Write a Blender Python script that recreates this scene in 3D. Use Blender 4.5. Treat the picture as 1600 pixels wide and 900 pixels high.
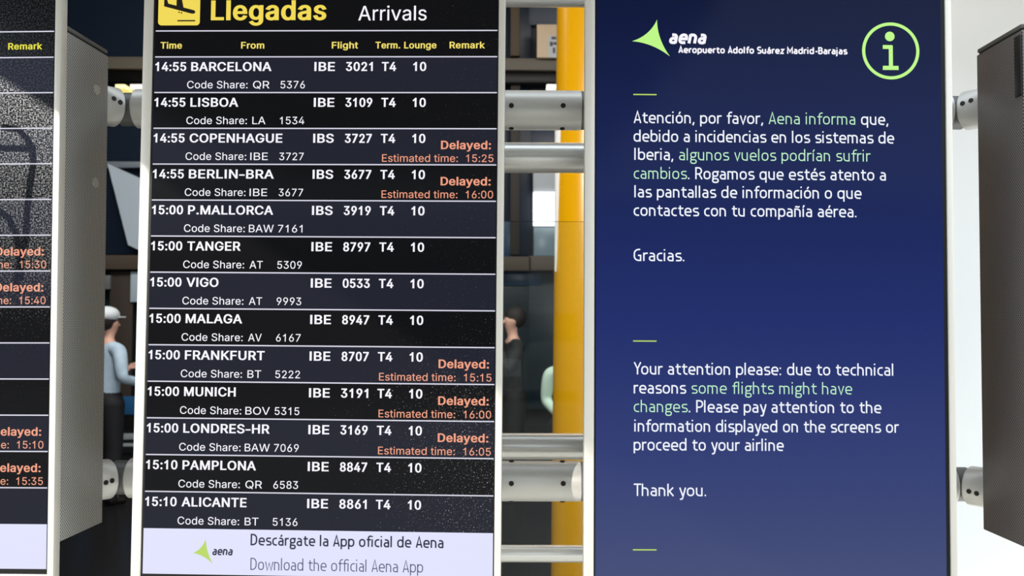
import bpy, bmesh, math, random
from mathutils import Vector, Matrix
from mathutils.geometry import delaunay_2d_cdt

for o in list(bpy.data.objects):
    bpy.data.objects.remove(o)
SC = bpy.context.scene
COL = SC.collection
CAM_Z = 1.70

# ------------------------------------------------------------------ camera
PITCH, ROLL = 0.03645, 0.00363
cam = bpy.data.cameras.new('camera')
cam.sensor_width = 36.0
cam.lens = 36.0 * 1500 / 1600
cam.clip_start = 0.05
cam.dof.use_dof = True
cam.dof.focus_distance = 1.575
cam.dof.aperture_fstop = 9.0
cam_o = bpy.data.objects.new('camera', cam)
COL.objects.link(cam_o)
_cp, _sp = math.cos(PITCH), math.sin(PITCH)
_r, _u, _f = Vector((1, 0, 0)), Vector((0, -_sp, _cp)), Vector((0, _cp, _sp))
_c, _s = math.cos(ROLL), math.sin(ROLL)
_r, _u = _r * _c + _u * _s, _u * _c - _r * _s
cam_o.matrix_world = Matrix(((_r.x, _u.x, -_f.x, 0), (_r.y, _u.y, -_f.y, 0), (_r.z, _u.z, -_f.z, CAM_Z), (0, 0, 0, 1)))
SC.camera = cam_o

# ------------------------------------------------------------------ world, sun, exposure
SC.view_settings.view_transform = 'Standard'
SC.view_settings.look = 'None'
SC.view_settings.gamma = 1.0
SC.view_settings.use_curve_mapping = False
SC.view_settings.exposure = 0.0
wd = bpy.data.worlds.new('sky')
SC.world = wd
wd.use_nodes = True
wd.node_tree.nodes['Background'].inputs[0].default_value = (0.80, 0.90, 1.0, 1)
wd.node_tree.nodes['Background'].inputs[1].default_value = 2.4
SUN_DIR = Vector((0.45, 0.85, -0.28)).normalized()
sun = bpy.data.lights.new('sun', 'SUN')
sun.energy = 3.2
sun.angle = math.radians(0.53)
sun.color = (1.0, 0.95, 0.87)
sun_o = bpy.data.objects.new('sun', sun)
COL.objects.link(sun_o)
sun_o.location = (-6, -7, 6)
sun_o.rotation_euler = SUN_DIR.to_track_quat('-Z', 'Y').to_euler()




def area(name, loc, target, sx, sy, watts, color=(1, 0.97, 0.92)):
    l = bpy.data.lights.new(name, 'AREA')
    l.shape = 'RECTANGLE'
    l.size, l.size_y, l.energy, l.color = sx, sy, watts, color
    o = bpy.data.objects.new(name, l)
    COL.objects.link(o)
    o.location = loc
    o.rotation_euler = (Vector(target) - Vector(loc)).to_track_quat('-Z', 'Y').to_euler()
    return o


# unseen fill lights added to brighten the hall behind the boards
area('hall_fill', (-3.5, 7.0, 6.0), (-3.5, 11, 1.5), 4, 2, 270)
area('hall_fill', (1.5, 6.5, 6.0), (1.0, 10, 1.5), 4, 2, 270)
area('column_fill', (-0.4, 2.35, 3.3), (0.45, 6.0, 1.6), 1.2, 0.3, 130)  # hidden fill added to brighten the yellow column
area('white_wall_fill', (1.75, 2.24, 0.12), (1.65, 2.62, 1.3), 1.4, 0.12, 8)  # hidden strip added low down to brighten the white wall
area('white_wall_fill', (1.75, 2.26, 3.3), (1.70, 2.62, 1.9), 1.4, 0.12, 4)  # second added strip, lighting the white wall from above

# ------------------------------------------------------------------ materials
def lin(c):
    return tuple((v / 255 / 12.92) if v <= 10 else ((v / 255 + 0.055) / 1.055) ** 2.4 for v in c)


MATS = {}


def mat(name, rgb=None, rough=0.5, metal=0.0, spec=0.5, emit=None, es=1.0, bump=None, var=0.0, vscale=6.0):
    """procedural Principled material; rgb / emit are 0-255 display values"""
    if name in MATS:
        return MATS[name]
    m = bpy.data.materials.new(name)
    m.use_nodes = True
    nt = m.node_tree
    b = nt.nodes['Principled BSDF']
    c = lin(rgb) if rgb else (0.01, 0.01, 0.01)
    b.inputs['Base Color'].default_value = (*c, 1)
    b.inputs['Roughness'].default_value = rough
    b.inputs['Metallic'].default_value = metal
    b.inputs['Specular IOR Level'].default_value = spec
    if emit:
        b.inputs['Emission Color'].default_value = (*lin(emit), 1)
        b.inputs['Emission Strength'].default_value = es
    if var or bump:
        tc = nt.nodes.new('ShaderNodeTexCoord')
        nz = nt.nodes.new('ShaderNodeTexNoise')
        nz.inputs['Scale'].default_value = vscale
        nz.inputs['Detail'].default_value = 6
        nt.links.new(tc.outputs['Object'], nz.inputs['Vector'])
        if var:
            mx = nt.nodes.new('ShaderNodeMix')
            mx.data_type = 'RGBA'
            mx.inputs['A'].default_value = (*[v * (1 - var) for v in c], 1)
            mx.inputs['B'].default_value = (*[min(1, v * (1 + var)) for v in c], 1)
            nt.links.new(nz.outputs['Fac'], mx.inputs['Factor'])
            nt.links.new(mx.outputs['Result'], b.inputs['Base Color'])
        if bump:
            bp = nt.nodes.new('ShaderNodeBump')
            bp.inputs['Strength'].default_value = bump
            bp.inputs['Distance'].default_value = 0.002
            nt.links.new(nz.outputs['Fac'], bp.inputs['Height'])
            nt.links.new(bp.outputs['Normal'], b.inputs['Normal'])
    MATS[name] = m
    return m


def brushed(name, rgb, rough=0.42, metal=0.75, stretch=(300, 300, 4), amp=0.08):
    """anodised aluminium with fine brushing"""
    if name in MATS:
        return MATS[name]
    m = mat(name, rgb, rough, metal)
    nt = m.node_tree
    b = nt.nodes['Principled BSDF']
    tc = nt.nodes.new('ShaderNodeTexCoord')
    mp = nt.nodes.new('ShaderNodeMapping')
    mp.inputs['Scale'].default_value = stretch
    nz = nt.nodes.new('ShaderNodeTexNoise')
    nz.inputs['Scale'].default_value = 1.0
    nz.inputs['Detail'].default_value = 4
    rr = nt.nodes.new('ShaderNodeMapRange')
    rr.inputs['To Min'].default_value = rough - amp
    rr.inputs['To Max'].default_value = rough + amp
    nt.links.new(tc.outputs['Object'], mp.inputs['Vector'])
    nt.links.new(mp.outputs['Vector'], nz.inputs['Vector'])
    nt.links.new(nz.outputs['Fac'], rr.inputs['Value'])
    nt.links.new(rr.outputs['Result'], b.inputs['Roughness'])
    return m


def perforated(name, rgb, hole, pitch=0.0042):
    """powder-coated sheet with a diagonal grid of round holes (object Y runs in depth, Z up)"""
    if name in MATS:
        return MATS[name]
    m = mat(name, rgb, 0.48, 0.25, 0.4)
    nt = m.node_tree
    b = nt.nodes['Principled BSDF']
    tc = nt.nodes.new('ShaderNodeTexCoord')
    mp = nt.nodes.new('ShaderNodeMapping')
    mp.inputs['Rotation'].default_value = (math.radians(45), 0, 0)
    k = 1.0 / pitch
    mp.inputs['Scale'].default_value = (0, k, k)
    vo = nt.nodes.new('ShaderNodeTexVoronoi')
    vo.inputs['Scale'].default_value = 1.0
    vo.inputs['Randomness'].default_value = 0.0
    lt = nt.nodes.new('ShaderNodeMath')
    lt.operation = 'LESS_THAN'
    lt.inputs[1].default_value = 0.33
    mx = nt.nodes.new('ShaderNodeMix')
    mx.data_type = 'RGBA'
    mx.inputs['A'].default_value = (*lin(rgb), 1)
    mx.inputs['B'].default_value = (*lin(hole), 1)
    nt.links.new(tc.outputs['Object'], mp.inputs['Vector'])
    nt.links.new(mp.outputs['Vector'], vo.inputs['Vector'])
    nt.links.new(vo.outputs['Distance'], lt.inputs[0])
    nt.links.new(lt.outputs[0], mx.inputs['Factor'])
    nt.links.new(mx.outputs['Result'], b.inputs['Base Color'])
    return m


def screen_mat(name, emit, dust=None, grad=None):
    """lit LCD surface; dust = (density threshold, axis mask) real grey specks lying on the glass"""
    if name in MATS:
        return MATS[name]
    m = mat(name, (14, 14, 16), 0.12, 0.0, 0.05, emit)
    nt = m.node_tree
    b = nt.nodes['Principled BSDF']
    tc = nt.nodes.new('ShaderNodeTexCoord')
    if grad:
        # soft blue shading of the shown picture, with sun haze painted in low down
        sx = nt.nodes.new('ShaderNodeSeparateXYZ')
        nt.links.new(tc.outputs['Object'], sx.inputs[0])
        mr = nt.nodes.new('ShaderNodeMapRange')
        mr.inputs['From Min'].default_value = 0.2
        mr.inputs['From Max'].default_value = -0.74
        nt.links.new(sx.outputs['Z'], mr.inputs['Value'])
        rp = nt.nodes.new('ShaderNodeValToRGB')
        el = rp.color_ramp.elements
        el[0].position, el[1].position = grad[0][0], grad[-1][0]
        el[0].color, el[1].color = (*lin(grad[0][1]), 1), (*lin(grad[-1][1]), 1)
        for p, c in grad[1:-1]:
            e = el.new(p)
            e.color = (*lin(c), 1)
        nt.links.new(mr.outputs['Result'], rp.inputs['Fac'])
        nt.links.new(rp.outputs['Color'], b.inputs['Emission Color'])
    if dust:
        nz = nt.nodes.new('ShaderNodeTexNoise')
        nz.inputs['Scale'].default_value = dust['scale']
        nz.inputs['Detail'].default_value = 2.0
        nz.inputs['Roughness'].default_value = 0.7
        nt.links.new(tc.outputs['Object'], nz.inputs['Vector'])
        sx = nt.nodes.new('ShaderNodeSeparateXYZ')
        nt.links.new(tc.outputs['Object'], sx.inputs[0])
        th = None
        for ax, f0, f1, t0, t1 in dust['mask']:
            mr = nt.nodes.new('ShaderNodeMapRange')
            mr.interpolation_type = 'SMOOTHSTEP'
            for k, v in zip(('From Min', 'From Max', 'To Min', 'To Max'), (f0, f1, t0, t1)):
                mr.inputs[k].default_value = v
            nt.links.new(sx.outputs[ax], mr.inputs['Value'])
            if th is None:
                th = mr.outputs['Result']
            else:
                ad = nt.nodes.new('ShaderNodeMath')
                ad.operation = 'ADD'
                nt.links.new(th, ad.inputs[0])
                nt.links.new(mr.outputs['Result'], ad.inputs[1])
                th = ad.outputs[0]
        sb = nt.nodes.new('ShaderNodeMath')
        sb.operation = 'SUBTRACT'
        nt.links.new(nz.outputs['Fac'], sb.inputs[0])
        nt.links.new(th, sb.inputs[1])
        rg = nt.nodes.new('ShaderNodeMapRange')
        rg.inputs['From Min'].default_value = 0.0
        rg.inputs['From Max'].default_value = 0.10
        nt.links.new(sb.outputs[0], rg.inputs['Value'])
        # the grains are glossy mineral flakes: a broad satin lobe
        gr = nt.nodes.new('ShaderNodeBsdfPrincipled')
        gr.inputs['Base Color'].default_value = (*lin(dust['rgb']), 1)
        gr.inputs['Metallic'].default_value = 1.0
        gr.inputs['Roughness'].default_value = dust['rough']
        nt.links.new(b.inputs['Emission Color'].links[0].from_socket, gr.inputs['Emission Color']) if b.inputs['Emission Color'].is_linked else None
        gr.inputs['Emission Color'].default_value = b.inputs['Emission Color'].default_value
        gr.inputs['Emission Strength'].default_value = 1.0
        ms = nt.nodes.new('ShaderNodeMixShader')
        nt.links.new(rg.outputs['Result'], ms.inputs[0])
        nt.links.new(b.outputs[0], ms.inputs[1])
        nt.links.new(gr.outputs[0], ms.inputs[2])
        nt.links.new(ms.outputs[0], nt.nodes['Material Output'].inputs['Surface'])
    return m


def glass_mat(name, tint, gloss=0.08, rough=0.02):
    """clear pane: see-through tint plus a mirror share by Fresnel"""
    if name in MATS:
        return MATS[name]
    m = bpy.data.materials.new(name)
    m.use_nodes = True
    nt = m.node_tree
    nt.nodes.clear()
    out = nt.nodes.new('ShaderNodeOutputMaterial')
    tr = nt.nodes.new('ShaderNodeBsdfTransparent')
    tr.inputs[0].default_value = (*tint, 1)
    gl = nt.nodes.new('ShaderNodeBsdfGlossy')
    gl.inputs['Roughness'].default_value = rough
    fr = nt.nodes.new('ShaderNodeFresnel')
    fr.inputs['IOR'].default_value = 1.25
    mx = nt.nodes.new('ShaderNodeMixShader')
    nt.links.new(fr.outputs[0], mx.inputs[0])
    nt.links.new(tr.outputs[0], mx.inputs[1])
    nt.links.new(gl.outputs[0], mx.inputs[2])
    nt.links.new(mx.outputs[0], out.inputs[0])
    MATS[name] = m
    return m


# ------------------------------------------------------------------ mesh builder
class MB:
    def __init__(self):
        self.v, self.f, self.mi, self.mats = [], [], [], []

    def m(self, material):
        if material not in self.mats:
            self.mats.append(material)
        return self.mats.index(material)

    def poly(self, pts, material):
        k = len(self.v)
        self.v += [tuple(p) for p in pts]
        self.f.append(tuple(range(k, k + len(pts))))
        self.mi.append(self.m(material))

    def mesh(self, verts, faces, material):
        k = len(self.v)
        self.v += [tuple(p) for p in verts]
        i = self.m(material)
        for f in faces:
            self.f.append(tuple(j + k for j in f))
            self.mi.append(i)

    def bm(self, b, material, M=None):
        b.verts.ensure_lookup_table()
        b.verts.index_update()
        vs = [(M @ v.co) if M else v.co.copy() for v in b.verts]
        self.mesh(vs, [[v.index for v in f.verts] for f in b.faces], material)
        b.free()

    def box(self, x0, x1, y0, y1, z0, z1, material, bev=0.0, M=None, seg=2):
        b = bmesh.new()
        bmesh.ops.create_cube(b, size=1.0)
        for v in b.verts:
            v.co = Vector(((x0 + x1) / 2 + v.co.x * (x1 - x0), (y0 + y1) / 2 + v.co.y * (y1 - y0), (z0 + z1) / 2 + v.co.z * (z1 - z0)))
        if bev:
            bmesh.ops.bevel(b, geom=list(b.edges), offset=bev, segments=seg, affect='EDGES', profile=0.5)
        self.bm(b, material, M)

    def cyl(self, p0, p1, r, material, n=40, bev=0.0, r1=None):
        p0, p1 = Vector(p0), Vector(p1)
        d = p1 - p0
        L = d.length
        q = d.to_track_quat('Z', 'Y').to_matrix()
        r1 = r if r1 is None else r1
        prof = [(0, 0.0), (r - bev, 0.0), (r, bev), (r1, L - bev), (r1 - bev, L), (0, L)] if bev else [(0, 0.0), (r, 0.0), (r1, L), (0, L)]
        rings, verts, faces = [], [], []
        for rad, z in prof:
            if rad == 0:
                rings.append([len(verts)])
                verts.append(p0 + q @ Vector((0, 0, z)))
            else:
                ring = []
                for i in range(n):
                    a = 2 * math.pi * i / n
                    ring.append(len(verts))
                    verts.append(p0 + q @ Vector((rad * math.cos(a), rad * math.sin(a), z)))
                rings.append(ring)
        for a, b in zip(rings, rings[1:]):
            for i in range(n):
                j = (i + 1) % n
                if len(a) == 1:
                    faces.append((a[0], b[j], b[i]))
                elif len(b) == 1:
                    faces.append((a[i], a[j], b[0]))
                else:
                    faces.append((a[i], a[j], b[j], b[i]))
        self.mesh(verts, faces, material)

    def ball(self, c, r, material, sx=1, sy=1, sz=1, n=24):
        b = bmesh.new()
        bmesh.ops.create_uvsphere(b, u_segments=n, v_segments=n // 2, radius=r)
        self.bm(b, material, Matrix.Translation(c) @ Matrix.Diagonal((sx, sy, sz, 1)))

    def path(self, pts, r, material, n=16):
        for a, b in zip(pts, pts[1:]):
            self.cyl(a, b, r, material, n)
        for p in pts[1:-1]:
            self.ball(p, r, material, n=n)

    def build(self, name, parent=None, smooth=True, M=None):
        me = bpy.data.meshes.new(name)
        vs = [(M @ Vector(p)) for p in self.v] if M else self.v
        me.from_pydata(vs, [], self.f)
        for m_ in self.mats:
            me.materials.append(m_)
        me.polygons.foreach_set('material_index', self.mi)
        if smooth:
            me.polygons.foreach_set('use_smooth', [True] * len(self.f))
            try:
                me.set_sharp_from_angle(angle=math.radians(35))
            except Exception:
                pass
        me.update()
        o = bpy.data.objects.new(name, me)
        COL.objects.link(o)
        if parent:
            o.parent = parent
        return o


def tag(o, label=None, cat=None, group=None, kind=None):
    for k, v in (('label', label), ('category', cat), ('group', group), ('kind', kind)):
        if v:
            o[k] = v
    return o


def empty(name, M=None):
    o = bpy.data.objects.new(name, None)
    o.empty_display_size = 0.05
    COL.objects.link(o)
    if M is not None:
        o.matrix_world = M
    return o


def structure(mb, name, smooth=False):
    return tag(mb.build(name, smooth=smooth), kind='structure')


def at_depth(px, py, y):
    """the world point on the vertical plane at distance y that the photograph shows at (px, py)"""
    d = _r * ((px - 800) / 1500) + _u * (-(py - 450) / 1500) + _f
    t = y / d.y
    return Vector((d.x * t, y, d.z * t + CAM_Z))

SANS_DATA = (
'-453|337 244 337 188 114 188 114 244;.188|95 -4 78 -1 63 9 53 24 50 41 53 59 63 73 78 83 95 87 113 83 128 73 138 59 141 41 138 24 128 9 113 -1;0453|22'
'7 -7 187 -2 151 11 120 32 95 62 74 99 60 144 48 254 60 364 75 409 95 447 121 476 151 498 187 511 227 516 267 511 302 498 333 476 358 447 379 409 393 3'
'64 405 254 393 144 379 99 359 62 333 32 302 11 267 -2|227 50 253 53 276 63 313 103 336 168 344 254 336 341 313 405 276 446 253 456 227 460 200 456 177'
' 446 140 405 117 341 109 254 117 168 140 103 177 63 200 53;1453|76 0 76 55 391 55 391 0|276 509 276 0 212 0 212 448 86 358 86 427 198 509;2453|64 0 64'
' 47 285 285 312 329 320 368 316 400 303 426 281 445 253 456 202 458 162 441 136 408 127 362 66 362 70 400 79 429 114 476 167 506 236 515 297 501 341 4'
'71 370 428 381 377 373 324 355 286 322 241 153 57 389 57 389 0;3453|218 -7 147 4 94 33 57 78 44 132 109 132 117 102 134 78 159 62 194 52 230 50 265 57'
' 292 70 313 90 326 120 329 155 320 187 302 215 275 234 247 243 157 248 157 299 288 452 70 452 70 509 372 509 372 461 211 278 211 289 281 285 318 271 3'
'52 246 374 218 389 181 393 139 387 103 365 58 327 23 277 1;4453|40 105 40 158 247 509 311 509 109 163 413 163 413 105|282 0 282 318 343 318 343 0;5453'
'|221 -7 159 3 108 32 73 76 60 130 122 130 135 94 163 66 202 51 247 53 285 70 314 104 327 146 324 193 314 221 294 247 272 264 244 274 183 273 150 261 1'
'28 246 67 253 96 509 366 509 366 452 151 452 134 301 172 323 209 332 255 332 294 321 328 301 358 270 377 235 389 194 391 157 385 117 374 85 354 53 327'
' 27 294 8 257 -4;6453|226 -7 192 -4 156 7 125 26 99 52 80 84 69 115 64 156 67 195 80 239 106 291 252 509 322 509 151 261 145 261 172 293 212 312 268 3'
'11 316 295 353 264 376 226 388 180 386 123 368 73 331 29 281 1|226 48 267 56 299 79 320 114 327 157 320 201 299 235 267 258 226 265 186 258 153 235 13'
'2 201 125 158 132 114 153 79 186 56;7453|97 0 323 452 62 452 62 509 391 509 391 449 165 0;8453|226 -7 156 3 101 33 64 78 52 135 59 181 81 220 113 249 '
'153 265 108 290 79 333 70 385 82 434 105 468 137 493 179 510 226 516 274 510 315 493 347 468 370 434 382 385 373 333 344 290 300 265 339 249 372 220 3'
'93 181 401 135 388 78 352 33 296 3|226 49 272 55 307 74 329 102 337 139 329 177 305 208 270 228 226 235 182 228 147 208 123 177 115 139 123 102 145 74'
' 180 55|226 290 263 296 293 313 312 341 319 376 313 410 294 437 264 454 226 460 188 454 159 437 139 410 133 376 139 341 159 313 189 296;9453|226 516 2'
'65 511 296 501 328 482 353 457 373 425 384 393 389 353 386 314 373 270 346 218 200 0 130 0 301 248 307 248 279 214 238 196 185 197 137 214 100 245 76 '
'283 65 329 66 386 85 436 121 480 171 507|226 460 186 452 154 429 133 395 125 352 133 308 154 274 186 251 226 243 267 251 299 273 320 308 327 350 320 3'
'94 299 429 267 452;:188|95 -4 78 -1 63 9 53 24 50 41 53 59 63 73 78 83 95 87 113 83 128 73 138 59 141 41 138 24 128 9 113 -1|95 271 78 274 63 284 53 2'
'99 50 316 53 334 63 349 78 359 95 362 113 359 128 349 138 334 141 316 138 299 128 284 113 274;A480|16 0 201 509 276 509 463 0 395 0 282 317 232 478 24'
'5 478 222 400 85 0|110 142 110 199 370 199 370 142;B456|60 0 60 509 260 508 300 502 333 488 362 466 383 438 396 401 398 362 391 328 375 303 349 281 31'
'5 267 315 262 342 256 369 242 392 219 408 192 416 164 418 127 412 95 400 67 362 28 301 4 254 0|125 57 266 58 319 72 341 92 354 120 354 152 344 181 317'
' 211 279 228 125 231|125 285 252 286 299 302 322 324 334 353 334 388 323 417 299 439 268 449 125 452;C510|267 -7 220 -2 177 11 138 33 104 63 77 101 57'
' 146 44 197 40 254 44 311 57 362 77 407 104 445 138 475 177 498 220 511 267 516 344 503 405 468 450 415 473 348 408 348 393 389 364 423 327 445 283 45'
'5 239 453 198 440 162 415 134 380 116 340 106 300 104 246 108 201 118 162 134 129 158 97 184 76 213 62 245 54 312 59 348 74 375 96 395 125 408 160 473'
' 160 450 95 406 41 341 5;D502|219 0 96 0 96 57 258 60 302 73 341 98 374 138 393 191 399 263 391 325 365 386 320 428 287 442 249 450 93 452 93 509 252 '
'508 294 501 339 485 377 461 413 424 437 384 453 337 461 275 458 199 443 141 417 92 382 53 337 24 282 6|125 509 125 0 60 0 60 509;E419|60 0 60 509 372 '
'509 372 452 125 452 125 286 355 286 355 229 125 229 125 57 375 57 375 0;F410|60 0 60 509 369 509 369 452 125 452 125 278 346 278 346 221 125 221 125 0'
';G520|269 -7 220 -2 176 11 137 33 104 64 77 101 57 146 44 197 40 254 44 311 57 362 77 407 103 445 136 475 175 498 218 511 265 516 340 504 403 469 449 '
'416 474 349 408 349 392 386 369 416 339 438 307 451 238 454 202 443 174 426 147 399 125 364 112 327 105 285 104 231 110 188 125 145 147 110 184 76 229'
' 57 284 54 332 65 367 87 394 119 410 160 415 202 434 199 283 199 283 256 478 256 473 148 460 109 436 69 404 37 365 13 319 -2;H517|60 0 60 509 125 509 '
'125 289 392 289 392 509 457 509 457 0 392 0 392 232 125 232 125 0;I300|31 0 31 57 118 57 118 452 31 452 31 509 269 509 269 452 183 452 183 57 269 57 2'
'69 0;K467|104 145 104 216 179 309 364 509 448 509|60 0 60 509 125 509 125 0|372 0 188 259 228 309 449 0;L393|60 0 60 509 125 509 125 57 361 57 361 0;M'
'628|60 0 60 509 152 509 280 180 322 49 307 49 342 158 476 509 568 509 568 0 504 0 507 457 513 457 470 329 342 0 286 0 167 301 112 457 119 457 120 416 '
'122 0;N523|60 0 60 509 136 509 360 156 414 55 405 54 399 157 399 509 463 509 463 0 387 0 171 342 108 452 119 454 125 300 125 0;O533|267 -7 220 -2 177 '
'11 138 33 105 63 78 101 57 146 44 197 40 254 44 311 57 362 78 407 105 445 138 475 177 498 220 511 267 516 314 511 357 498 396 475 429 445 456 407 477 '
'362 489 311 493 254 489 197 477 146 456 101 429 63 396 33 357 11 314 -2|267 53 305 57 335 68 363 85 386 109 406 139 420 174 430 254 420 334 406 370 38'
'6 400 363 423 335 441 300 453 267 456 234 453 198 440 171 423 147 400 128 370 114 334 103 254 114 174 128 139 147 109 171 86 198 68 234 56;P445|60 0 6'
'0 509 257 508 295 502 332 487 369 459 396 416 408 364 405 309 390 265 362 229 322 202 276 189 109 186 109 242 252 243 284 250 308 264 332 291 343 326 '
'343 369 330 407 306 433 268 449 125 452 125 0;Q533|245 159 313 159 468 -48 401 -48|267 -7 220 -2 177 11 138 33 105 63 78 101 57 146 44 197 40 254 44 3'
'11 57 362 78 407 105 445 138 475 177 498 220 511 267 516 314 511 357 498 396 475 429 445 456 407 477 362 489 311 493 254 489 197 477 146 456 101 429 6'
'3 396 33 357 11 314 -2|267 53 305 57 335 68 363 85 386 109 406 139 420 174 430 254 420 334 406 370 386 400 363 423 335 441 300 453 267 456 234 453 198'
' 440 171 423 147 400 128 370 114 334 103 254 114 174 128 139 147 109 171 86 198 68 234 56;R449|60 0 60 509 264 507 301 501 338 486 373 457 397 419 409'
' 369 406 314 390 271 367 240 328 215 283 201 96 198 96 255 243 255 288 263 327 290 344 338 344 374 335 402 319 425 298 440 247 452 125 452 125 0|353 0'
' 230 229 303 229 428 0;S447|224 -9 149 1 91 31 54 77 38 137 104 137 113 104 135 77 166 59 205 50 249 51 286 60 318 80 338 105 345 129 344 154 337 173 '
'323 188 281 211 161 246 116 267 75 302 55 342 52 378 58 413 70 440 91 467 119 488 153 504 191 513 233 515 296 505 351 476 387 433 401 378 337 378 326 '
'412 298 440 257 456 205 457 161 445 130 421 116 387 120 349 135 330 164 311 305 266 361 236 398 191 408 133 394 76 356 30 296 0;T449|32 452 32 509 417'
' 509 417 452 257 452 257 0 193 0 193 452;U517|259 -8 196 -1 143 22 102 56 72 107 60 167 60 509 124 509 124 174 135 124 155 93 183 70 220 56 259 52 298'
' 56 334 70 363 93 382 124 393 174 393 509 457 509 457 167 446 107 415 56 374 22 321 -1;V480|204 0 16 509 84 509 198 188 248 31 235 31 256 103 395 509 '
'463 509 278 0;W686|155 0 16 509 82 509 169 174 197 40 189 40 209 136 306 509 380 509 469 168 497 40 488 40 505 123 603 509 670 509 530 0 455 0 362 343'
' 336 475 350 475 330 372 230 0;X474|18 0 217 284 217 236 29 509 104 509 201 365 243 292 232 292 259 341 374 509 446 509 259 239 259 287 456 0 382 0 27'
'0 163 230 231 244 231 221 189 91 0;a389|160 -9 98 3 71 19 52 38 32 86 31 120 36 147 58 179 97 202 267 236 275 253 270 290 259 308 242 321 196 331 162 '
'327 136 315 115 298 100 274 41 291 70 338 115 369 175 384 236 380 269 370 296 353 319 327 331 298 337 257 337 0 277 0 277 52 272 52 252 25 229 7 197 -'
'5|170 45 222 56 258 86 274 123 276 190 246 179 139 160 117 150 101 136 92 102 102 72 130 52;b424|229 -8 194 -4 167 7 143 26 118 59 112 59 112 0 53 0 5'
'3 509 114 509 114 319 148 357 177 375 212 384 258 382 294 371 330 347 359 313 377 276 388 225 390 167 382 120 365 74 342 41 309 13 274 -2|220 47 263 5'
'6 298 85 320 129 328 189 320 249 299 293 264 321 220 330 177 321 142 294 121 251 113 189 120 132 140 86 174 57;c396|207 -8 170 -5 137 6 107 23 82 46 4'
'6 108 34 187 46 268 62 302 82 330 107 353 137 371 170 381 207 384 260 377 308 354 342 319 362 277 303 262 292 286 276 306 253 321 228 328 185 328 148 '
'313 115 274 99 220 99 155 117 99 155 59 181 49 210 46 243 52 271 66 292 89 304 117 363 102 341 56 306 21 261 -1;d424|195 -8 151 -2 116 13 83 41 60 74 '
'42 120 35 167 36 225 48 276 66 313 95 347 131 371 167 382 213 384 247 375 277 357 311 319 311 509 372 509 372 0 313 0 313 59 307 59 284 27 258 7 231 -'
'4|205 47 250 57 284 86 305 132 312 189 305 247 284 291 251 320 205 330 161 321 126 293 104 249 96 189 104 129 126 85 161 56;e404|212 -8 143 3 112 20 8'
'6 42 64 69 48 102 34 180 44 260 77 325 101 349 130 368 163 380 199 384 236 382 269 373 322 338 357 282 371 207 371 169 75 169 75 221 338 221 310 202 3'
'05 246 291 282 268 309 240 325 205 330 173 326 146 313 120 288 98 238 97 157 110 106 139 70 179 50 226 47 254 53 277 65 294 84 306 105 365 91 345 51 3'
'11 19 266 -1;f254|228 379 228 327 6 327 6 379|81 0 81 432 84 461 104 496 138 520 184 530 236 523 243 521 227 468 202 474 173 471 156 462 145 443 142 0'
';g425|207 -151 154 -145 112 -130 77 -105 51 -69 101 -41 132 -75 168 -93 224 -97 271 -83 295 -62 307 -38 311 68 306 68 270 26 223 7 157 9 100 36 64 75 '
'41 130 34 198 44 265 58 299 80 332 108 357 141 375 190 384 242 378 275 359 308 319 313 319 313 379 372 379 372 -15 365 -59 345 -97 308 -127 261 -145|2'
'05 59 251 68 285 95 305 137 312 193 304 252 283 294 248 321 205 330 161 321 126 293 104 251 96 193 103 138 124 96 158 68;h410|114 227 114 0 53 0 53 50'
'9 114 509 114 287 102 287 118 322 137 349 160 367 187 379 222 384 259 381 291 370 315 354 343 317 356 269 357 0 296 0 296 246 289 279 270 307 250 321 '
'224 328 193 328 164 319 141 303 126 283 117 257;i167|53 0 53 379 114 379 114 0|84 443 54 455 41 483 54 512 84 524 114 512 126 483 114 455;k381|110 137'
' 110 212 121 212 284 379 360 379 184 199 177 199|53 0 53 509 114 509 114 0|294 0 148 186 191 229 372 0;l189|139 -2 109 1 83 12 65 33 55 60 53 509 114 '
'509 115 81 119 64 128 55 170 54 181 3;m610|53 0 53 379 112 379 112 295 108 295 121 329 144 357 172 376 207 386 248 383 284 364 313 323 321 295 312 295'
' 325 327 347 353 374 372 407 383 445 386 479 379 510 364 534 339 549 309 556 271 557 0 496 0 493 277 485 299 470 315 447 326 419 330 392 327 367 315 3'
'49 297 338 273 335 0 274 0 272 278 262 301 245 318 226 327 199 330 173 326 148 314 129 294 118 269 114 0;n410|114 227 114 0 53 0 53 379 112 379 112 28'
'7 102 287 118 322 137 349 160 367 187 379 222 384 259 381 291 370 315 354 343 317 356 269 357 0 296 0 296 246 289 279 270 307 250 321 224 328 193 328 '
'164 319 141 303 126 283 117 257;o415|207 -8 170 -5 137 6 107 23 82 46 46 108 34 187 46 268 62 302 82 330 107 353 137 371 170 381 207 384 245 381 278 3'
'71 308 353 333 330 354 302 369 268 381 187 369 108 354 74 333 46 308 23 278 6 245 -5|207 46 253 56 289 85 311 130 319 187 311 246 289 291 253 321 207 '
'330 162 321 126 291 104 246 96 187 104 130 126 85 162 56;p424|53 -143 53 379 112 379 112 319 118 319 152 360 190 380 246 384 294 371 326 351 349 327 3'
'70 293 382 257 389 218 390 167 382 120 370 84 346 45 318 19 284 1 247 -7 205 -7 175 2 147 22 114 59 114 -143|220 47 263 56 298 85 320 129 328 189 320 '
'249 299 293 264 321 220 330 177 321 142 294 121 251 113 189 120 132 140 86 174 57;r259|53 0 53 379 112 379 112 321 115 321 132 350 163 373 196 384 243'
' 384 243 322 204 326 170 319 142 303 123 278 114 240 114 0;s365|182 -8 128 -2 84 18 53 50 36 94 94 107 103 82 119 64 143 51 173 46 228 53 262 81 267 1'
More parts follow.
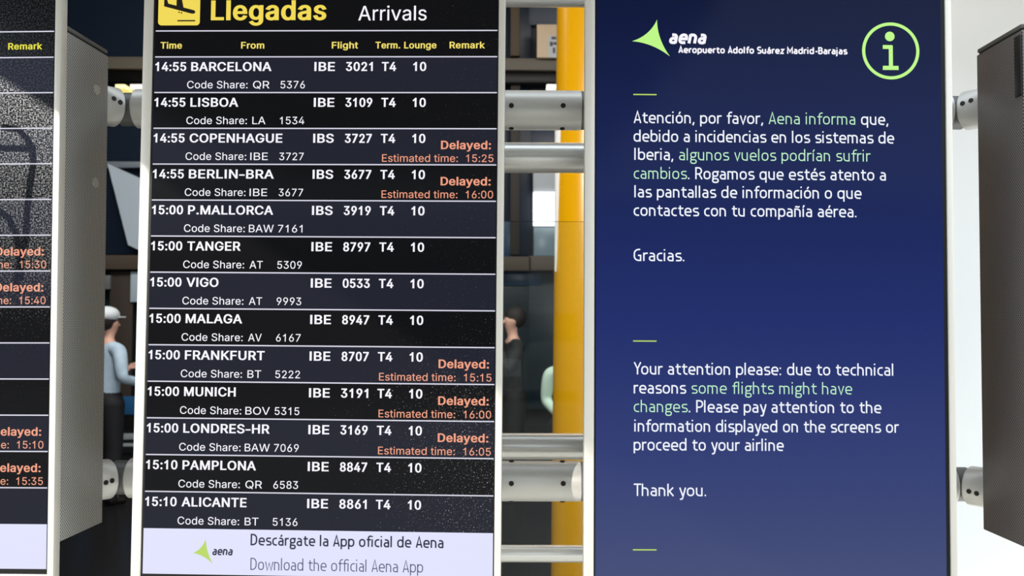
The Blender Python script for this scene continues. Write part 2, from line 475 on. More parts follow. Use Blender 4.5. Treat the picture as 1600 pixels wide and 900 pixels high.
'12 250 139 225 151 137 173 99 188 66 215 49 250 51 305 63 328 81 349 131 377 197 384 243 377 279 358 307 328 324 290 268 277 255 302 232 323 205 331 1'
'67 331 140 322 117 304 109 283 112 258 124 243 144 232 248 204 292 183 321 150 331 102 319 57 287 21 238 -1;t227|204 379 204 327 6 327 6 379|65 471 12'
'6 471 127 81 135 63 148 53 170 50 202 54 212 1 162 -4 120 4 89 25 70 56 65 93;u410|182 -5 142 0 108 15 81 40 62 76 53 133 53 379 114 379 114 144 118 1'
'09 129 85 150 64 172 54 200 50 229 54 252 63 273 81 286 103 296 149 296 379 357 379 357 0 298 0 298 92 307 92 297 67 265 23 227 2;v389|163 0 17 379 84'
' 379 173 134 206 21 184 21 218 138 305 379 371 379 226 0;x379|21 0 171 218 171 171 29 379 100 379 207 206 175 206 282 379 352 379 209 169 209 214 358 '
'0 287 0 173 182 205 182 91 0;y389|47 -139 61 -86 100 -89 126 -78 144 -53 163 -1 17 379 84 379 171 138 206 21 184 21 218 138 305 379 371 379 188 -91 16'
'1 -122 131 -139 91 -145'
)

# ------------------------------------------------------------------ lettering
def parse_sans():
    out = {}
    for item in SANS_DATA.split(';'):
        ch, rest = item[0], item[1:].split('|')
        loops = []
        for l in rest[1:]:
            n = [int(t) for t in l.split()]
            loops.append([(n[i] / 1000, n[i + 1] / 1000) for i in range(0, len(n), 2)])
        out[ch] = (int(rest[0]) / 1000, loops)
    return out


SANS = parse_sans()
SANS['l'] = (.167, [[(.051, 0), (.117, 0), (.117, .512), (.051, .512)]])
SANS['I'] = (.198, [[(.065, 0), (.133, 0), (.133, .509), (.065, .509)]])
SANS['1'] = (.43, [[(.270, 0), (.206, 0), (.206, .402), (.172, .374), (.130, .351), (.088, .335), (.088, .397), (.146, .430), (.194, .470), (.218, .512), (.270, .512)]])
SANS['-'] = (.30, [[(.03, .165), (.27, .165), (.27, .225), (.03, .225)]])
_tri = {}


def wind(p, loops):
    w = 0
    for l in loops:
        for (x0, y0), (x1, y1) in zip(l, l[1:] + l[:1]):
            if (y0 <= p[1]) != (y1 <= p[1]):
                c = (x1 - x0) * (p[1] - y0) - (p[0] - x0) * (y1 - y0)
                if y1 > y0 and c > 0:
                    w += 1
                elif y1 <= y0 and c < 0:
                    w -= 1
    return w


def fill(loops):
    """triangles of the non-zero filled outline"""
    vs, es = [], []
    for l in loops:
        k = len(vs)
        vs += [Vector(p) for p in l]
        es += [(k + i, k + (i + 1) % len(l)) for i in range(len(l))]
    V, E, F, _, _, _ = delaunay_2d_cdt(vs, es, [], 0, 1e-6)
    tris = []
    for f in F:
        c = ((V[f[0]].x + V[f[1]].x + V[f[2]].x) / 3, (V[f[0]].y + V[f[1]].y + V[f[2]].y) / 3)
        if wind(c, loops):
            tris.append(tuple(f))
    return [tuple(v) for v in V], tris


def ribbon(mb, pts, w, material, closed, to3, vert=1.0):
    """flat stroke of half-width w along pts with mitred corners"""
    P = [Vector(p) for p in pts]
    Q = [P[0]]
    for p in P[1:]:
        if (p - Q[-1]).length > 1e-7:
            Q.append(p)
    if closed and (Q[0] - Q[-1]).length < 1e-7:
        Q.pop()
    n = len(Q)
    if n < 2:
        return
    L, R = [], []
    for i in range(n):
        a = Q[i - 1] if (closed or i > 0) else None
        b = Q[(i + 1) % n] if (closed or i < n - 1) else None
        d0 = (Q[i] - a).normalized() if a is not None else None
        d1 = (b - Q[i]).normalized() if b is not None else None
        if d0 is None:
            d0 = d1
        if d1 is None:
            d1 = d0
        n0, n1 = Vector((-d0.y, d0.x)), Vector((-d1.y, d1.x))
        m = n0 + n1
        if m.length < 1e-3:
            m = n0.copy()
        m.normalize()
        k = w / max(0.5, m.dot(n0))
        L.append(Q[i] + Vector((m.x * k, m.y * k * vert)))
        R.append(Q[i] - Vector((m.x * k, m.y * k * vert)))
    k0 = len(mb.v)
    mb.v += [to3(p.x, p.y) for p in L] + [to3(p.x, p.y) for p in R]
    mi = mb.m(material)
    for i in range(n if closed else n - 1):
        j = (i + 1) % n
        mb.f.append((k0 + i, k0 + n + i, k0 + n + j, k0 + j))
        mb.mi.append(mi)


TEXT_LIFT = 0.0006


def to3d(x, z):
    return (x, -TEXT_LIFT, z)


SPACE, SANS_CAP, BOLD_V = 0.2, 0.512, 0.5


def sans_text(mb, s, u0, u1, base, cap, material, bold=0.0):
    """grotesque lettering from u0 to u1 on the baseline; bold is the added half-stroke as a share of the cap height"""
    pen, items = 0.0, []
    for ch in s:
        if ch == ' ':
            pen += SPACE
            continue
        adv, loops = SANS[ch]
        items.append((ch, pen))
        pen += adv + bold * 0.6
    lo = min(p[0] + x0 for c, x0 in items[:1] for l in SANS[c][1] for p in l)
    hi = max(p[0] + items[-1][1] for l in SANS[items[-1][0]][1] for p in l)
    w = bold * cap
    k = (u1 - u0 - 2 * w) / (hi - lo)
    kz = (cap - 2 * w * BOLD_V) / SANS_CAP
    for ch, x0 in items:
        if ch not in _tri:
            _tri[ch] = fill(SANS[ch][1])
        V, T = _tri[ch]
        fx = lambda p: (u0 + w + (p[0] + x0 - lo) * k, base + w * BOLD_V + p[1] * kz)
        mb.mesh([to3d(*fx(p)) for p in V], T, material)
        if w:
            for l in SANS[ch][1]:
                ribbon(mb, [fx(p) for p in l], w, material, True, to3d, BOLD_V)


# rounded narrow signage lettering: centre lines in cap heights, (x, y, corner radius)
_bowl = [(.05, .64, .22), (.5, .64, .23), (.5, .05, .23), (.05, .05, .22), 'c']
_n = [(.05, .64), (.45, .64, .24), (.45, 0)]
_stem = [(.05, .69), (.05, 0)]
_dot = [(.05, .98), (.05, .87)]
SIGN = {
    'a': (.60, [[(.08, .64), (.42, .64, .2), (.42, 0)], [(.42, .38), (.05, .38, .16), (.05, .05, .17), (.42, .05)]]),
    'b': (.66, [[(.05, 1), (.05, .05)], _bowl]),
    'c': (.53, [[(.42, .64), (.05, .64, .25), (.05, .05, .25), (.42, .05)]]),
    'd': (.69, [[(.5, 1), (.5, 0)], _bowl]),
    'e': (.65, [[(.05, .34), (.5, .34), (.5, .64, .23), (.05, .64, .24), (.05, .05, .24), (.48, .05)]]),
    'f': (.43, [[(.42, .95), (.16, .95, .17), (.16, 0)], [(0, .64), (.38, .64)]]),
    'g': (.61, [[(.06, .64, .17), (.44, .64, .17), (.44, .26, .17), (.06, .26, .17), 'c'], [(.28, .64), (.55, .64)],
                [(.17, .28), (.06, .2, .06), (.06, .07, .06), (.17, .05)], [(.05, .05, .13), (.48, .05, .15), (.48, -.25, .15), (.05, -.25, .15), 'c']]),
    'h': (.65, [[(.05, 1), (.05, 0)], _n]),
    'i': (.27, [_stem, _dot]),
    'j': (.27, [[(.05, .69), (.05, -.25, .12), (-.08, -.25)], _dot]),
    'k': (.57, [[(.05, 1), (.05, 0)], [(.44, .69), (.12, .36)], [(.14, .4), (.46, 0)]]),
    'l': (.27, [[(.05, 1), (.05, 0)]]),
    'm': (.97, [_stem, [(.05, .64), (.4, .64, .2), (.4, 0)], [(.38, .64), (.76, .64, .2), (.76, 0)]]),
    'n': (.65, [_stem, _n]),
    'o': (.67, [[(.05, .64, .23), (.5, .64, .23), (.5, .05, .23), (.05, .05, .23), 'c']]),
    'p': (.66, [[(.05, .69), (.05, -.24)], _bowl]),
    'q': (.69, [[(.5, .69), (.5, -.24)], _bowl]),
    'r': (.43, [_stem, [(.05, .4), (.05, .64, .2), (.35, .64)]]),
    's': (.57, [[(.44, .64), (.06, .64, .15), (.06, .38, .13), (.45, .31, .13), (.45, .05, .15), (.05, .05)]]),
    't': (.50, [[(.16, .87), (.16, .05, .2), (.43, .05)], [(0, .64), (.41, .64)]]),
    'u': (.65, [[(.05, .69), (.05, .05, .24), (.45, .05)], [(.45, .69), (.45, 0)]]),
    'v': (.56, [[(.03, .69), (.24, 0), (.45, .69)]]),
    'w': (.82, [[(.03, .69), (.19, 0), (.37, .6), (.55, 0), (.71, .69)]]),
    'y': (.56, [[(.03, .69), (.25, .03)], [(.46, .69), (.22, -.25, .08), (.04, -.25)]]),
    'z': (.56, [[(.05, .64), (.43, .64), (.05, .05), (.46, .05)]]),
    'A': (.66, [[(.03, 0), (.28, .97), (.53, 0)], [(.1, .27), (.46, .27)]]),
    'B': (.66, [[(.05, 0), (.05, .95), (.46, .95, .2), (.46, .53, .2), (.05, .53)], [(.3, .53), (.5, .53, .2), (.5, .05, .22), (.05, .05)]]),
    'D': (.72, [[(.05, .05), (.05, .95), (.53, .95, .36), (.53, .05, .36), 'c']]),
    'G': (.72, [[(.5, .95), (.05, .95, .36), (.05, .05, .36), (.53, .05), (.53, .46), (.33, .46)]]),
    'I': (.29, [[(.05, 1), (.05, 0)]]),
    'M': (.85, [[(.05, 0), (.05, .96), (.37, .3), (.69, .96), (.69, 0)]]),
    'P': (.61, [[(.05, 0), (.05, .95), (.49, .95, .26), (.49, .42, .26), (.05, .42)]]),
    'R': (.65, [[(.05, 0), (.05, .95), (.48, .95, .26), (.48, .43, .26), (.05, .43)], [(.3, .43), (.53, 0)]]),
    'S': (.62, [[(.5, .95), (.06, .95, .2), (.06, .53, .18), (.5, .46, .18), (.5, .05, .2), (.05, .05)]]),
    'T': (.60, [[(0, .95), (.56, .95)], [(.28, .95), (.28, 0)]]),
    'Y': (.56, [[(.02, 1), (.27, .46), (.52, 1)], [(.27, .48), (.27, 0)]]),
    '.': (.24, [[(.05, 0), (.05, .12)]]),
    ',': (.26, [[(.1, .11), (.02, -.15)]]),
    ':': (.26, [[(.05, 0), (.05, .12)], [(.05, .5), (.05, .62)]]),
    '-': (.42, [[(.05, .36), (.32, .36)]]),
}
for _c, _b, _x in (('á', 'a', .22), ('é', 'e', .26), ('ó', 'o', .25), ('í', 'i', .03)):
    SIGN[_c] = (SIGN[_b][0], (SIGN[_b][1][:1] if _b == 'i' else SIGN[_b][1]) + [[(_x, .77), (_x + .11, .97)]])
SIGN['ñ'] = (SIGN['n'][0], SIGN['n'][1] + [[(.07, .79), (.18, .87, .05), (.3, .79, .05), (.42, .87)]])


def rounded(path):
    closed = path[-1] == 'c'
    pts = [p for p in path if p != 'c']
    n = len(pts)
    out = []
    for i, p in enumerate(pts):
        P = Vector(p[:2])
        r = p[2] if len(p) > 2 else 0
        if r and (closed or 0 < i < n - 1):
            A, B = Vector(pts[i - 1][:2]), Vector(pts[(i + 1) % n][:2])
            a = P + (A - P).normalized() * min(r, (A - P).length * 0.98 if not (len(pts[i - 1]) > 2) else (A - P).length / 2)
            b = P + (B - P).normalized() * min(r, (B - P).length * 0.98 if not (len(pts[(i + 1) % n]) > 2) else (B - P).length / 2)
            c1, c2 = a.lerp(P, .6), b.lerp(P, .6)
            for k in range(8):
                t = k / 7
                out.append(a * (1 - t) ** 3 + c1 * 3 * t * (1 - t) ** 2 + c2 * 3 * t * t * (1 - t) + b * t ** 3)
        else:
            out.append(P)
    return [(q.x, q.y) for q in out], closed


def sign_text(mb, runs, u0, u1, base, cap, weight, shear=0.0):
    """rounded signage lettering; runs = [(string, material, weight factor)] set as one line between u0 and u1"""
    pen, items = 0.0, []
    for s, m_, kw in runs:
        for ch in s:
            if ch == ' ':
                pen += .33
                continue
            items.append((ch, pen, m_, kw))
            pen += SIGN[ch][0] + (weight - .1) * .5
    ext = lambda it: [p[0] + it[1] + shear * p[1] for st in SIGN[it[0]][1] for p in st if p != 'c']
    lo, hi = min(ext(items[0])), max(ext(items[-1]))
    w = weight * cap / 2
    k = (u1 - u0 - 2 * w) / (hi - lo)
    kz = cap - 0.0
    for ch, x0, m_, kw in items:
        for st in SIGN[ch][1]:
            pts, cl = rounded(st)
            q = [(u0 + w + (x + x0 - lo + shear * y) * k, base + (y * (1 - 2 * (weight - .1) / 2) + (weight - .1) / 2 * 0) * kz) for x, y in pts]
            ribbon(mb, q, w * kw, m_, cl, to3d)


def rect(mb, x0, x1, z0, z1, material, y=-TEXT_LIFT):
    mb.poly([(x0, y, z0), (x1, y, z0), (x1, y, z1), (x0, y, z1)], material)


def flat_poly(mb, pts, material, lift=TEXT_LIFT):
    V, T = fill([list(pts)])
    mb.mesh([(x, -lift, z) for x, z in V], T, material)


def concave_triangle(top, left, right, pull):
    c = ((top[0] + left[0] + right[0]) / 3, (top[1] + left[1] + right[1]) / 3)
    out = []
    for a, b in ((top, left), (left, right), (right, top)):
        m_ = ((a[0] + b[0]) / 2, (a[1] + b[1]) / 2)
        k = (m_[0] + (c[0] - m_[0]) * pull, m_[1] + (c[1] - m_[1]) * pull)
        for i in range(12):
            t = i / 12
            out.append((a[0] * (1 - t) ** 2 + 2 * k[0] * t * (1 - t) + b[0] * t * t, a[1] * (1 - t) ** 2 + 2 * k[1] * t * (1 - t) + b[1] * t * t))
    return out


# ------------------------------------------------------------------ material set
ALU = brushed('anodised_aluminium', (222, 216, 205), 0.45, 0.3)
ALU_TUBE = brushed('satin_tube', (240, 239, 234), 0.28, 0.55, (4, 300, 300), 0.02)
ALU_CLAMP = brushed('satin_clamp', (228, 226, 220), 0.40, 0.4, (4, 200, 200), 0.02)
NECK = mat('joint_grey', (120, 120, 120), 0.5, 0.5)
SCREW = mat('screw_dark', (60, 56, 52), 0.4, 0.8)
SOCKET = mat('screw_socket', (10, 10, 10), 0.6)
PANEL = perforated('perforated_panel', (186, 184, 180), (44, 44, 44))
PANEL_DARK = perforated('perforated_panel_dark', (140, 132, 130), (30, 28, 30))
LID = mat('lid_grey', (105, 103, 100), 0.5, 0.2)
BEZEL = mat('bezel_black', (10, 10, 11), 0.4, 0, 0.25)
BLACK = mat('latch_black', (22, 20, 20), 0.5)

DUST_MID = dict(scale=420, rough=0.45, rgb=(168, 165, 160), mask=[('X', 0.20, 0.56, 0.73, 0.615), ('Z', -0.38, -0.60, 0.05, 0.0)])
DUST_LEFT = dict(scale=360, rough=0.33, rgb=(58, 59, 61), mask=[('Z', -0.33, -0.50, 0.49, 0.65)])
LIT_WHITE = mat('lit_white', None, 0.4, 0, 0.2, (246, 244, 255))
LIT_LINE = mat('lit_line', None, 0.4, 0, 0.2, (214, 212, 228))
LIT_YELLOW = mat('lit_yellow', None, 0.4, 0, 0.2, (240, 216, 84))
LIT_PALE_YELLOW = mat('lit_pale_yellow', None, 0.4, 0, 0.2, (244, 224, 110))
LIT_LEMON = mat('lit_lemon', None, 0.4, 0, 0.2, (236, 228, 70))
LIT_ORANGE = mat('lit_orange', None, 0.4, 0, 0.2, (240, 158, 128))
LIT_BANNER = mat('lit_banner', None, 0.4, 0, 0.2, (222, 224, 250))
INK = mat('ink_navy', (22, 24, 40), 0.4, 0, 0.2, (22, 24, 44))
INK_SOFT = mat('ink_slate', (46, 50, 70), 0.4, 0, 0.2, (46, 50, 70))
INK_BLACK = mat('ink_black', (14, 12, 10), 0.4, 0, 0.2, (16, 14, 12))
LIT_GREEN = mat('lit_green', None, 0.4, 0, 0.2, (188, 246, 132))
LIT_LIME = mat('lit_lime', None, 0.4, 0, 0.2, (182, 214, 96))
LIT_MINT = mat('lit_mint', None, 0.4, 0, 0.2, (190, 240, 200))
LIT_TEXT = mat('lit_text', None, 0.4, 0, 0.2, (240, 244, 255))

# ------------------------------------------------------------------ setting
PAVE = mat('paving', (202, 197, 186), 0.7, 0, 0.3, var=0.12, vscale=2.0)
HALL_FLOOR = mat('hall_floor', (34, 34, 36), 0.22, 0, 0.3, var=0.15, vscale=0.6)
DARK_WALL = mat('dark_cladding', (24, 26, 31), 0.6, var=0.15)
BLOCKER_CONCRETE = mat('blocker_concrete', (150, 148, 144), 0.8, var=0.06)
WHITE = mat('white_paint', (236, 238, 238), 0.55, 0, 0.3, var=0.02, vscale=3)

m = MB(); m.box(-30, 30, -40, 2.2, -0.3, 0, PAVE); structure(m, 'floor')
m = MB(); m.box(-9, 6, 2.2, 12.8, -0.3, -0.001, HALL_FLOOR); structure(m, 'floor_hall')
m = MB(); m.box(-9, 6, 2.0, 12.8, 6.2, 6.5, DARK_WALL); structure(m, 'ceiling')
m = MB(); m.box(-9, 6, 12.5, 12.8, 0, 6.2, DARK_WALL); structure(m, 'wall_back')
m = MB(); m.box(-9.2, -9, 2.0, 12.8, 0, 6.2, DARK_WALL); structure(m, 'wall_left')
m = MB(); m.box(6, 6.2, 2.0, 12.8, 0, 6.2, DARK_WALL); structure(m, 'wall_right')
m = MB(); m.box(-9.2, 6.2, 2.0, 2.2, 2.50, 6.5, BLOCKER_CONCRETE); m.box(-9.2, -1.40, 2.0, 2.2, 0, 2.50, BLOCKER_CONCRETE); structure(m, 'wall_sun_block')  # unseen wall added to keep direct sun out of the hall
m = MB(); m.box(-1.66, 0.6, -2.7, 1.62, 2.60, 2.78, BLOCKER_CONCRETE, 0.01); structure(m, 'shadow_slab')  # unseen slab, shaped to throw the diagonal shadow edge across the boards
m = MB(); m.box(1.02, 2.7, 2.62, 2.78, 0, 2.95, WHITE, 0.01); structure(m, 'wall_white')
m = MB(); m.box(-18, 18, -18.4, -18, 0, 4.5, mat('opposite_facade', (66, 64, 62), 0.8, var=0.2, vscale=0.5)); structure(m, 'wall_opposite')

YD = 12.3


def back_box(name, x0, y0, x1, y1, material, depth=YD, thick=0.12, kind='structure', label=None, cat=None, group=None, parent=None, bev=0.006):
    """a slab of the far facade that fills the photograph's rectangle (x0, y0)-(x1, y1) at its depth"""
    a, b = at_depth(x0, y0, depth), at_depth(x1, y1, depth)
    mb = MB()
    mb.box(a.x, b.x, depth, depth + thick, b.z, a.z, material, bev)
    o = mb.build(name, parent)
    return tag(o, label, cat, group, kind)


NAVY_GLASS = mat('navy_glass', (28, 40, 56), 0.35, 0, 0.3)
TEAL_GLASS = mat('teal_glass', (26, 42, 50), 0.35, 0, 0.3)
BLUE_GLASS = mat('blue_glass', (40, 72, 104), 0.35, 0, 0.3)
SLATE_GLASS = mat('slate_glass', (46, 56, 72), 0.35, 0, 0.3)
TAUPE = mat('taupe_beam', (104, 98, 88), 0.6, 0, 0.4)
UMBER = mat('umber_beam', (86, 76, 66), 0.6, 0, 0.4)
BROWN = mat('brown_post', (70, 54, 30), 0.6)
GREYPANE = mat('grey_pane', (176, 184, 190), 0.5)
SKYLIT = mat('pale_blue_panel', (196, 212, 226), 0.5)
BEIGE = mat('beige_board', (214, 190, 160), 0.6, var=0.05, vscale=12)

# far facade, row by row: navy glazing above, transoms, glazed doors below
for i, (x0, y0, x1, y1, mt) in enumerate((
        (60, -60, 830, 94, NAVY_GLASS), (826, -60, 1000, 40, SLATE_GLASS), (820, 200, 880, 262, SLATE_GLASS),
        (60, 130, 830, 400, NAVY_GLASS), (784, 345, 812, 402, BLUE_GLASS), (60, 424, 830, 640, TEAL_GLASS),
        (826, 424, 1000, 640, TEAL_GLASS), (784, 424, 846, 446, BLUE_GLASS))):
    back_box('window_%d' % (i + 1), x0, y0, x1, y1, mt, YD + 0.1 - 0.012 * i, 0.05)
back_box('trim_1', 40, 88, 1000, 110, TAUPE, YD - 0.25, 0.25)
back_box('trim_2', 40, 398, 830, 423, UMBER, YD - 0.25, 0.25)
back_box('trim_3', 826, 400, 1000, 423, UMBER, YD - 0.25, 0.25)
back_box('trim_4', 798, -60, 812, 87, BROWN, YD - 0.2, 0.12)
back_box('trim_5', 798, 111, 812, 398, mat('dark_post', (40, 34, 30), 0.6), YD - 0.1, 0.1)
back_box('trim_6', 40, 111, 1000, 130, BEZEL, YD - 0.2, 0.2)
back_box('trim_7', 130, 678, 240, 687, GREYPANE, YD - 0.2, 0.1)
back_box('trim_8', 130, 693, 240, 698, GREYPANE, YD - 0.2, 0.1)
for i, (x0, y0, x1, y1) in enumerate(((833, 262, 872, 300), (834, 355, 870, 400))):
    back_box('window_%d' % (i + 20), x0, y0, x1, y1, GREYPANE if i == 0 else mat('steel_blue_pane', (120, 142, 156), 0.3), YD - 0.1, 0.06)
back_box('lit_window', 833, 300, 872, 353, mat('daylight_pane', (250, 250, 255), 0.4, emit=(255, 255, 255), es=1.25), YD - 0.14, 0.06,
         kind=None, label='bright white lit window pane seen between the boards left of the yellow column', cat='window')
bb = back_box('beige_board', 839, 38, 874, 90, BEIGE, YD - 0.34, 0.05, kind=None,
              label='beige board above the upper transom beside the yellow column', cat='board')
a, b = at_depth(857, 56, YD - 0.345), at_depth(872, 90, YD - 0.345)
m = MB()
PAPER = mat('paper_grey', (190, 194, 200), 0.5)
m.box(a.x, b.x, YD - 0.352, YD - 0.341, b.z, a.z, PAPER)
for k, (fx, fz, fw, fh) in enumerate(((0.3, .05, .5, .12), (.15, .28, .3, .2), (.5, .3, .35, .12), (.45, .55, .25, .25))):
    x = a.x + (b.x - a.x) * fx
    z = a.z - (a.z - b.z) * fz
    m.box(x, x + (b.x - a.x) * fw, YD - 0.356, YD - 0.351, z - (a.z - b.z) * fh, z, mat('print_grey', (70, 72, 80), 0.6))
m.build('notice_sheet', bb)
for x0, x1, c in ((854, 872, (255, 250, 250)), (180, 195, (255, 226, 120)), (203, 222, (250, 236, 220))):
    o = back_box('ceiling_light', x0, 131.5, x1, 138.5, mat('lamp_%d' % x0, (250, 245, 235), 0.4, emit=c, es=1.0), YD - 0.5, 0.25, kind=None)
    lab = {854: 'white strip light glowing below the upper transom beside the yellow column',
           180: 'yellow strip light glowing below the transom beside the grey perforated side panel',
           203: 'cream strip light glowing below the transom next to the arrivals board frame'}[x0]
    tag(o, lab, 'light', 'strip lights under the upper transom')

# pale panels seen in the gap left of the arrivals board
a = [at_depth(*p, YD - 0.02) for p in ((174, 258), (232, 284), (232, 396), (206, 384))]
m = MB()
v = [(p.x, YD - 0.14, p.z) for p in a] + [(p.x, YD - 0.02, p.z) for p in a]
m.mesh(v, [(0, 3, 2, 1), (4, 5, 6, 7), (0, 1, 5, 4), (1, 2, 6, 5), (2, 3, 7, 6), (3, 0, 4, 7)], SKYLIT)
structure(m, 'window_30')
back_box('window_31', 130, 252, 240, 262, mat('grey_blue_pane', (120, 130, 140), 0.4), YD - 0.1, 0.05)
back_box('window_32', 204, 424, 232, 472, SKYLIT, YD - 0.16, 0.05)
back_box('window_33', 150, 430, 172, 452, mat('grey_pane_dim', (110, 114, 116), 0.5), YD - 0.16, 0.05)
back_box('trim_9', 172, 424, 204, 640, mat('brown_wall', (62, 52, 46), 0.7), YD - 0.12, 0.05)

# yellow column and a white sliver added for a reflection in the glass
YEL = mat('yellow_paint', (236, 172, 4), 0.28, 0, 0.5)
top, bot = at_depth(921, -400, 6.0), at_depth(914, 1300, 6.0)
m = MB()
p0, p1 = at_depth(914, 925, 6.0), at_depth(922, -400, 6.0)
d = (p1 - p0) / (p1.z - p0.z)
m.cyl(p0 - d * p0.z, p0 + d * (6.2 - p0.z), 0.212, YEL, 64, r1=0.19)
structure(m, 'column_yellow', True)
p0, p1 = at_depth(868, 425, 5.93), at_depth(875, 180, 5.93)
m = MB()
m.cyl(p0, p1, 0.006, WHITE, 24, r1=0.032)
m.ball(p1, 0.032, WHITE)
tag(m.build('reflection_sliver'), 'slim white tapering sliver standing in for a glass reflection along the left edge of the yellow column', 'reflection')

# glass balustrade behind the boards
GLASS = glass_mat('balustrade_glass', (0.93, 0.96, 0.96))
gt = at_depth(850, 346, 2.9)
gb = empty('glass_balustrade', Matrix.Translation((-0.2, 2.9, 0)))
tag(gb, 'clear glass balustrade panel standing behind the boards in front of the hall', 'balustrade')
m = MB(); m.box(-0.75, 0.95, -0.006, 0.006, 0.02, gt.z, GLASS, 0.002); m.build('pane', gb)
m = MB(); m.box(-0.8, 1.0, -0.03, 0.03, 0, 0.05, ALU, 0.004); m.build('base_rail', gb)


# ------------------------------------------------------------------ displays
def display_matrix(x, y, z, psi, tilt, roll):
    ex = Vector((math.cos(psi), math.sin(psi), 0))
    n = Vector((-math.sin(psi), math.cos(psi), 0))
    up = Vector((0, 0, 1)) * math.cos(tilt) + n * math.sin(tilt)
    X = ex * math.cos(roll) + up * math.sin(roll)
    Z = up * math.cos(roll) - ex * math.sin(roll)
    Y = Z.cross(X)
    return Matrix(((X.x, Y.x, Z.x, x), (X.y, Y.y, Z.y, y), (X.z, Y.z, Z.z, z + CAM_Z), (0, 0, 0, 1)))


SW = 0.573
M_MID = display_matrix(-0.59603, 1.57319, 0.43753, -0.03104, 0.00433, -0.00426)
M_LEFT = display_matrix(-1.3347, 1.60323, 0.43723, -0.03443, -0.00463, 0.00384)
M_RIGHT = display_matrix(0.13309, 1.54832, 0.32568, 0.00989, 0.00019, -0.00202)
M_FAR = display_matrix(0.8680, 1.556, 0.4400, 0.0, 0.0, 0.0)


def build_display(name, M, dz, panel, label, hx=-0.009, hr=0.5815):
    root = empty(name, M)
    tag(root, label, 'display', 'portrait display boards on the tube frame')
    zt, zb = 0.176 + dz, -0.853 + dz
    m = MB()
    m.box(-0.0157, 0.0002, -0.002, 0.019, zb - 0.012, zt + 0.012, ALU, 0.0012)
    m.box(SW - 0.0002, SW + 0.0105, -0.002, 0.019, zb - 0.012, zt + 0.012, ALU, 0.0012)
    m.box(0.0003, SW - 0.0003, -0.002, 0.019, zt, zt + 0.012, ALU, 0.0012)
    m.box(0.0003, SW - 0.0003, -0.002, 0.019, zb - 0.012, zb, ALU, 0.0012)
    m.build('frame', root)
    m = MB()
    ht, hb = 0.060 + dz, -0.806 + dz
    m.box(hx, hr, 0.0192, 0.176, hb, ht - 0.010, panel, 0.002)
    h = m.build('housing', root)
    m = MB()
    m.box(hx - 0.0005, hr + 0.0005, 0.022, 0.172, ht - 0.007, ht, LID, 0.0015)
    m.build('lid', h)
    m = MB()
    m.box(hx + 0.003, hr - 0.003, 0.024, 0.172, ht - 0.0101, ht - 0.0069, BLACK)
    m.build('seal', h)
    return root


def flight_screen(root, dust, rows, skin):
    """black arrivals screen: banded rows with their rules"""
    DARK = screen_mat(skin + '_row_dark', (7, 7, 9), dust)
    NAVY = screen_mat(skin + '_row_navy', (30, 32, 44), dust)
    m = MB()
    m.box(0.0003, SW - 0.0003, 0.0006, 0.012, -0.853, 0.176, BEZEL)
    P = 0.05938
    u0, u1 = 0.0035, 0.5708
    rect(m, u0, u1, 0.0, 0.170, DARK, 0)
    for k in range(13):
        rect(m, u0, u1, -P * (k + 1), -P * k, NAVY if k % 2 == 0 else DARK, 0)
    rect(m, u0, u1, -0.8448, -P * 13, LIT_BANNER, 0)
    s = m.build('screen', root)
    for z in [0.04345] + [-P * k for k in range(13)]:
        m = MB()
        rect(m, u0 + .0012, u1, z - 0.0010, z + 0.0010, LIT_LINE)
        m.build('divider_line', s)
    for k, r in enumerate(rows):
        if not r:
            continue
        b = -0.0236 - P * k
        c = b - 0.0288
        t, city, code, num, share, snum, late = r

        def word(part, text, x0, x1, base, cap, ink, bold):
            mb = MB()
            sans_text(mb, text, x0, x1, base, cap, ink, bold)
            mb.build(part, s, smooth=False)

        W = LIT_WHITE
        if t:
            word('time_lettering', t, 0.0054, 0.0570, b, 0.0150, W, 0.045)
            word('city_lettering', city, 0.0652, 0.0646 + CITYW[city], b, 0.0150, W, 0.045)
            word('airline_lettering', code, 0.2700, 0.3040, b, 0.0150, W, 0.045)
            word('flight_number_lettering', num, 0.3222, 0.3666, b, 0.0150, W, 0.045)
            word('terminal_lettering', 'T4', 0.3814, 0.4051, b, 0.0150, W, 0.045)
            word('lounge_lettering', '10', 0.4332, 0.4546, b, 0.0150, W, 0.045)
            word('code_share_lettering', 'Code Share:', 0.0591, 0.1598, c, 0.0124, W, 0.004)
            word('partner_lettering', share, 0.1688 if len(share) == 2 else 0.1665, {'QR': .1960, 'LA': .1905, 'IBE': .1955, 'BAW': .2075, 'AT': .1905, 'AV': .1910, 'BT': .1914, 'BOV': .2065}[share], c, 0.0124, W, 0.004)
            word('partner_number_lettering', snum, 0.2145, 0.2548, c, 0.0124, W, 0.004)
        if late:
            off = 0.0004 if t else -0.0022
            word('delay_lettering', 'Delayed:', 0.4798 + off, 0.5615 + off, b - 0.0101, 0.0140, LIT_ORANGE, 0.045)
            word('estimate_lettering', 'Estimated time:', 0.3834 + off, 0.5076 + off, b - 0.0310, 0.0124, LIT_ORANGE, 0.004)
            word('new_time_lettering', late, 0.5212 + off, 0.5656 + off, b - 0.0310, 0.0124, LIT_ORANGE, 0.004)
    return s


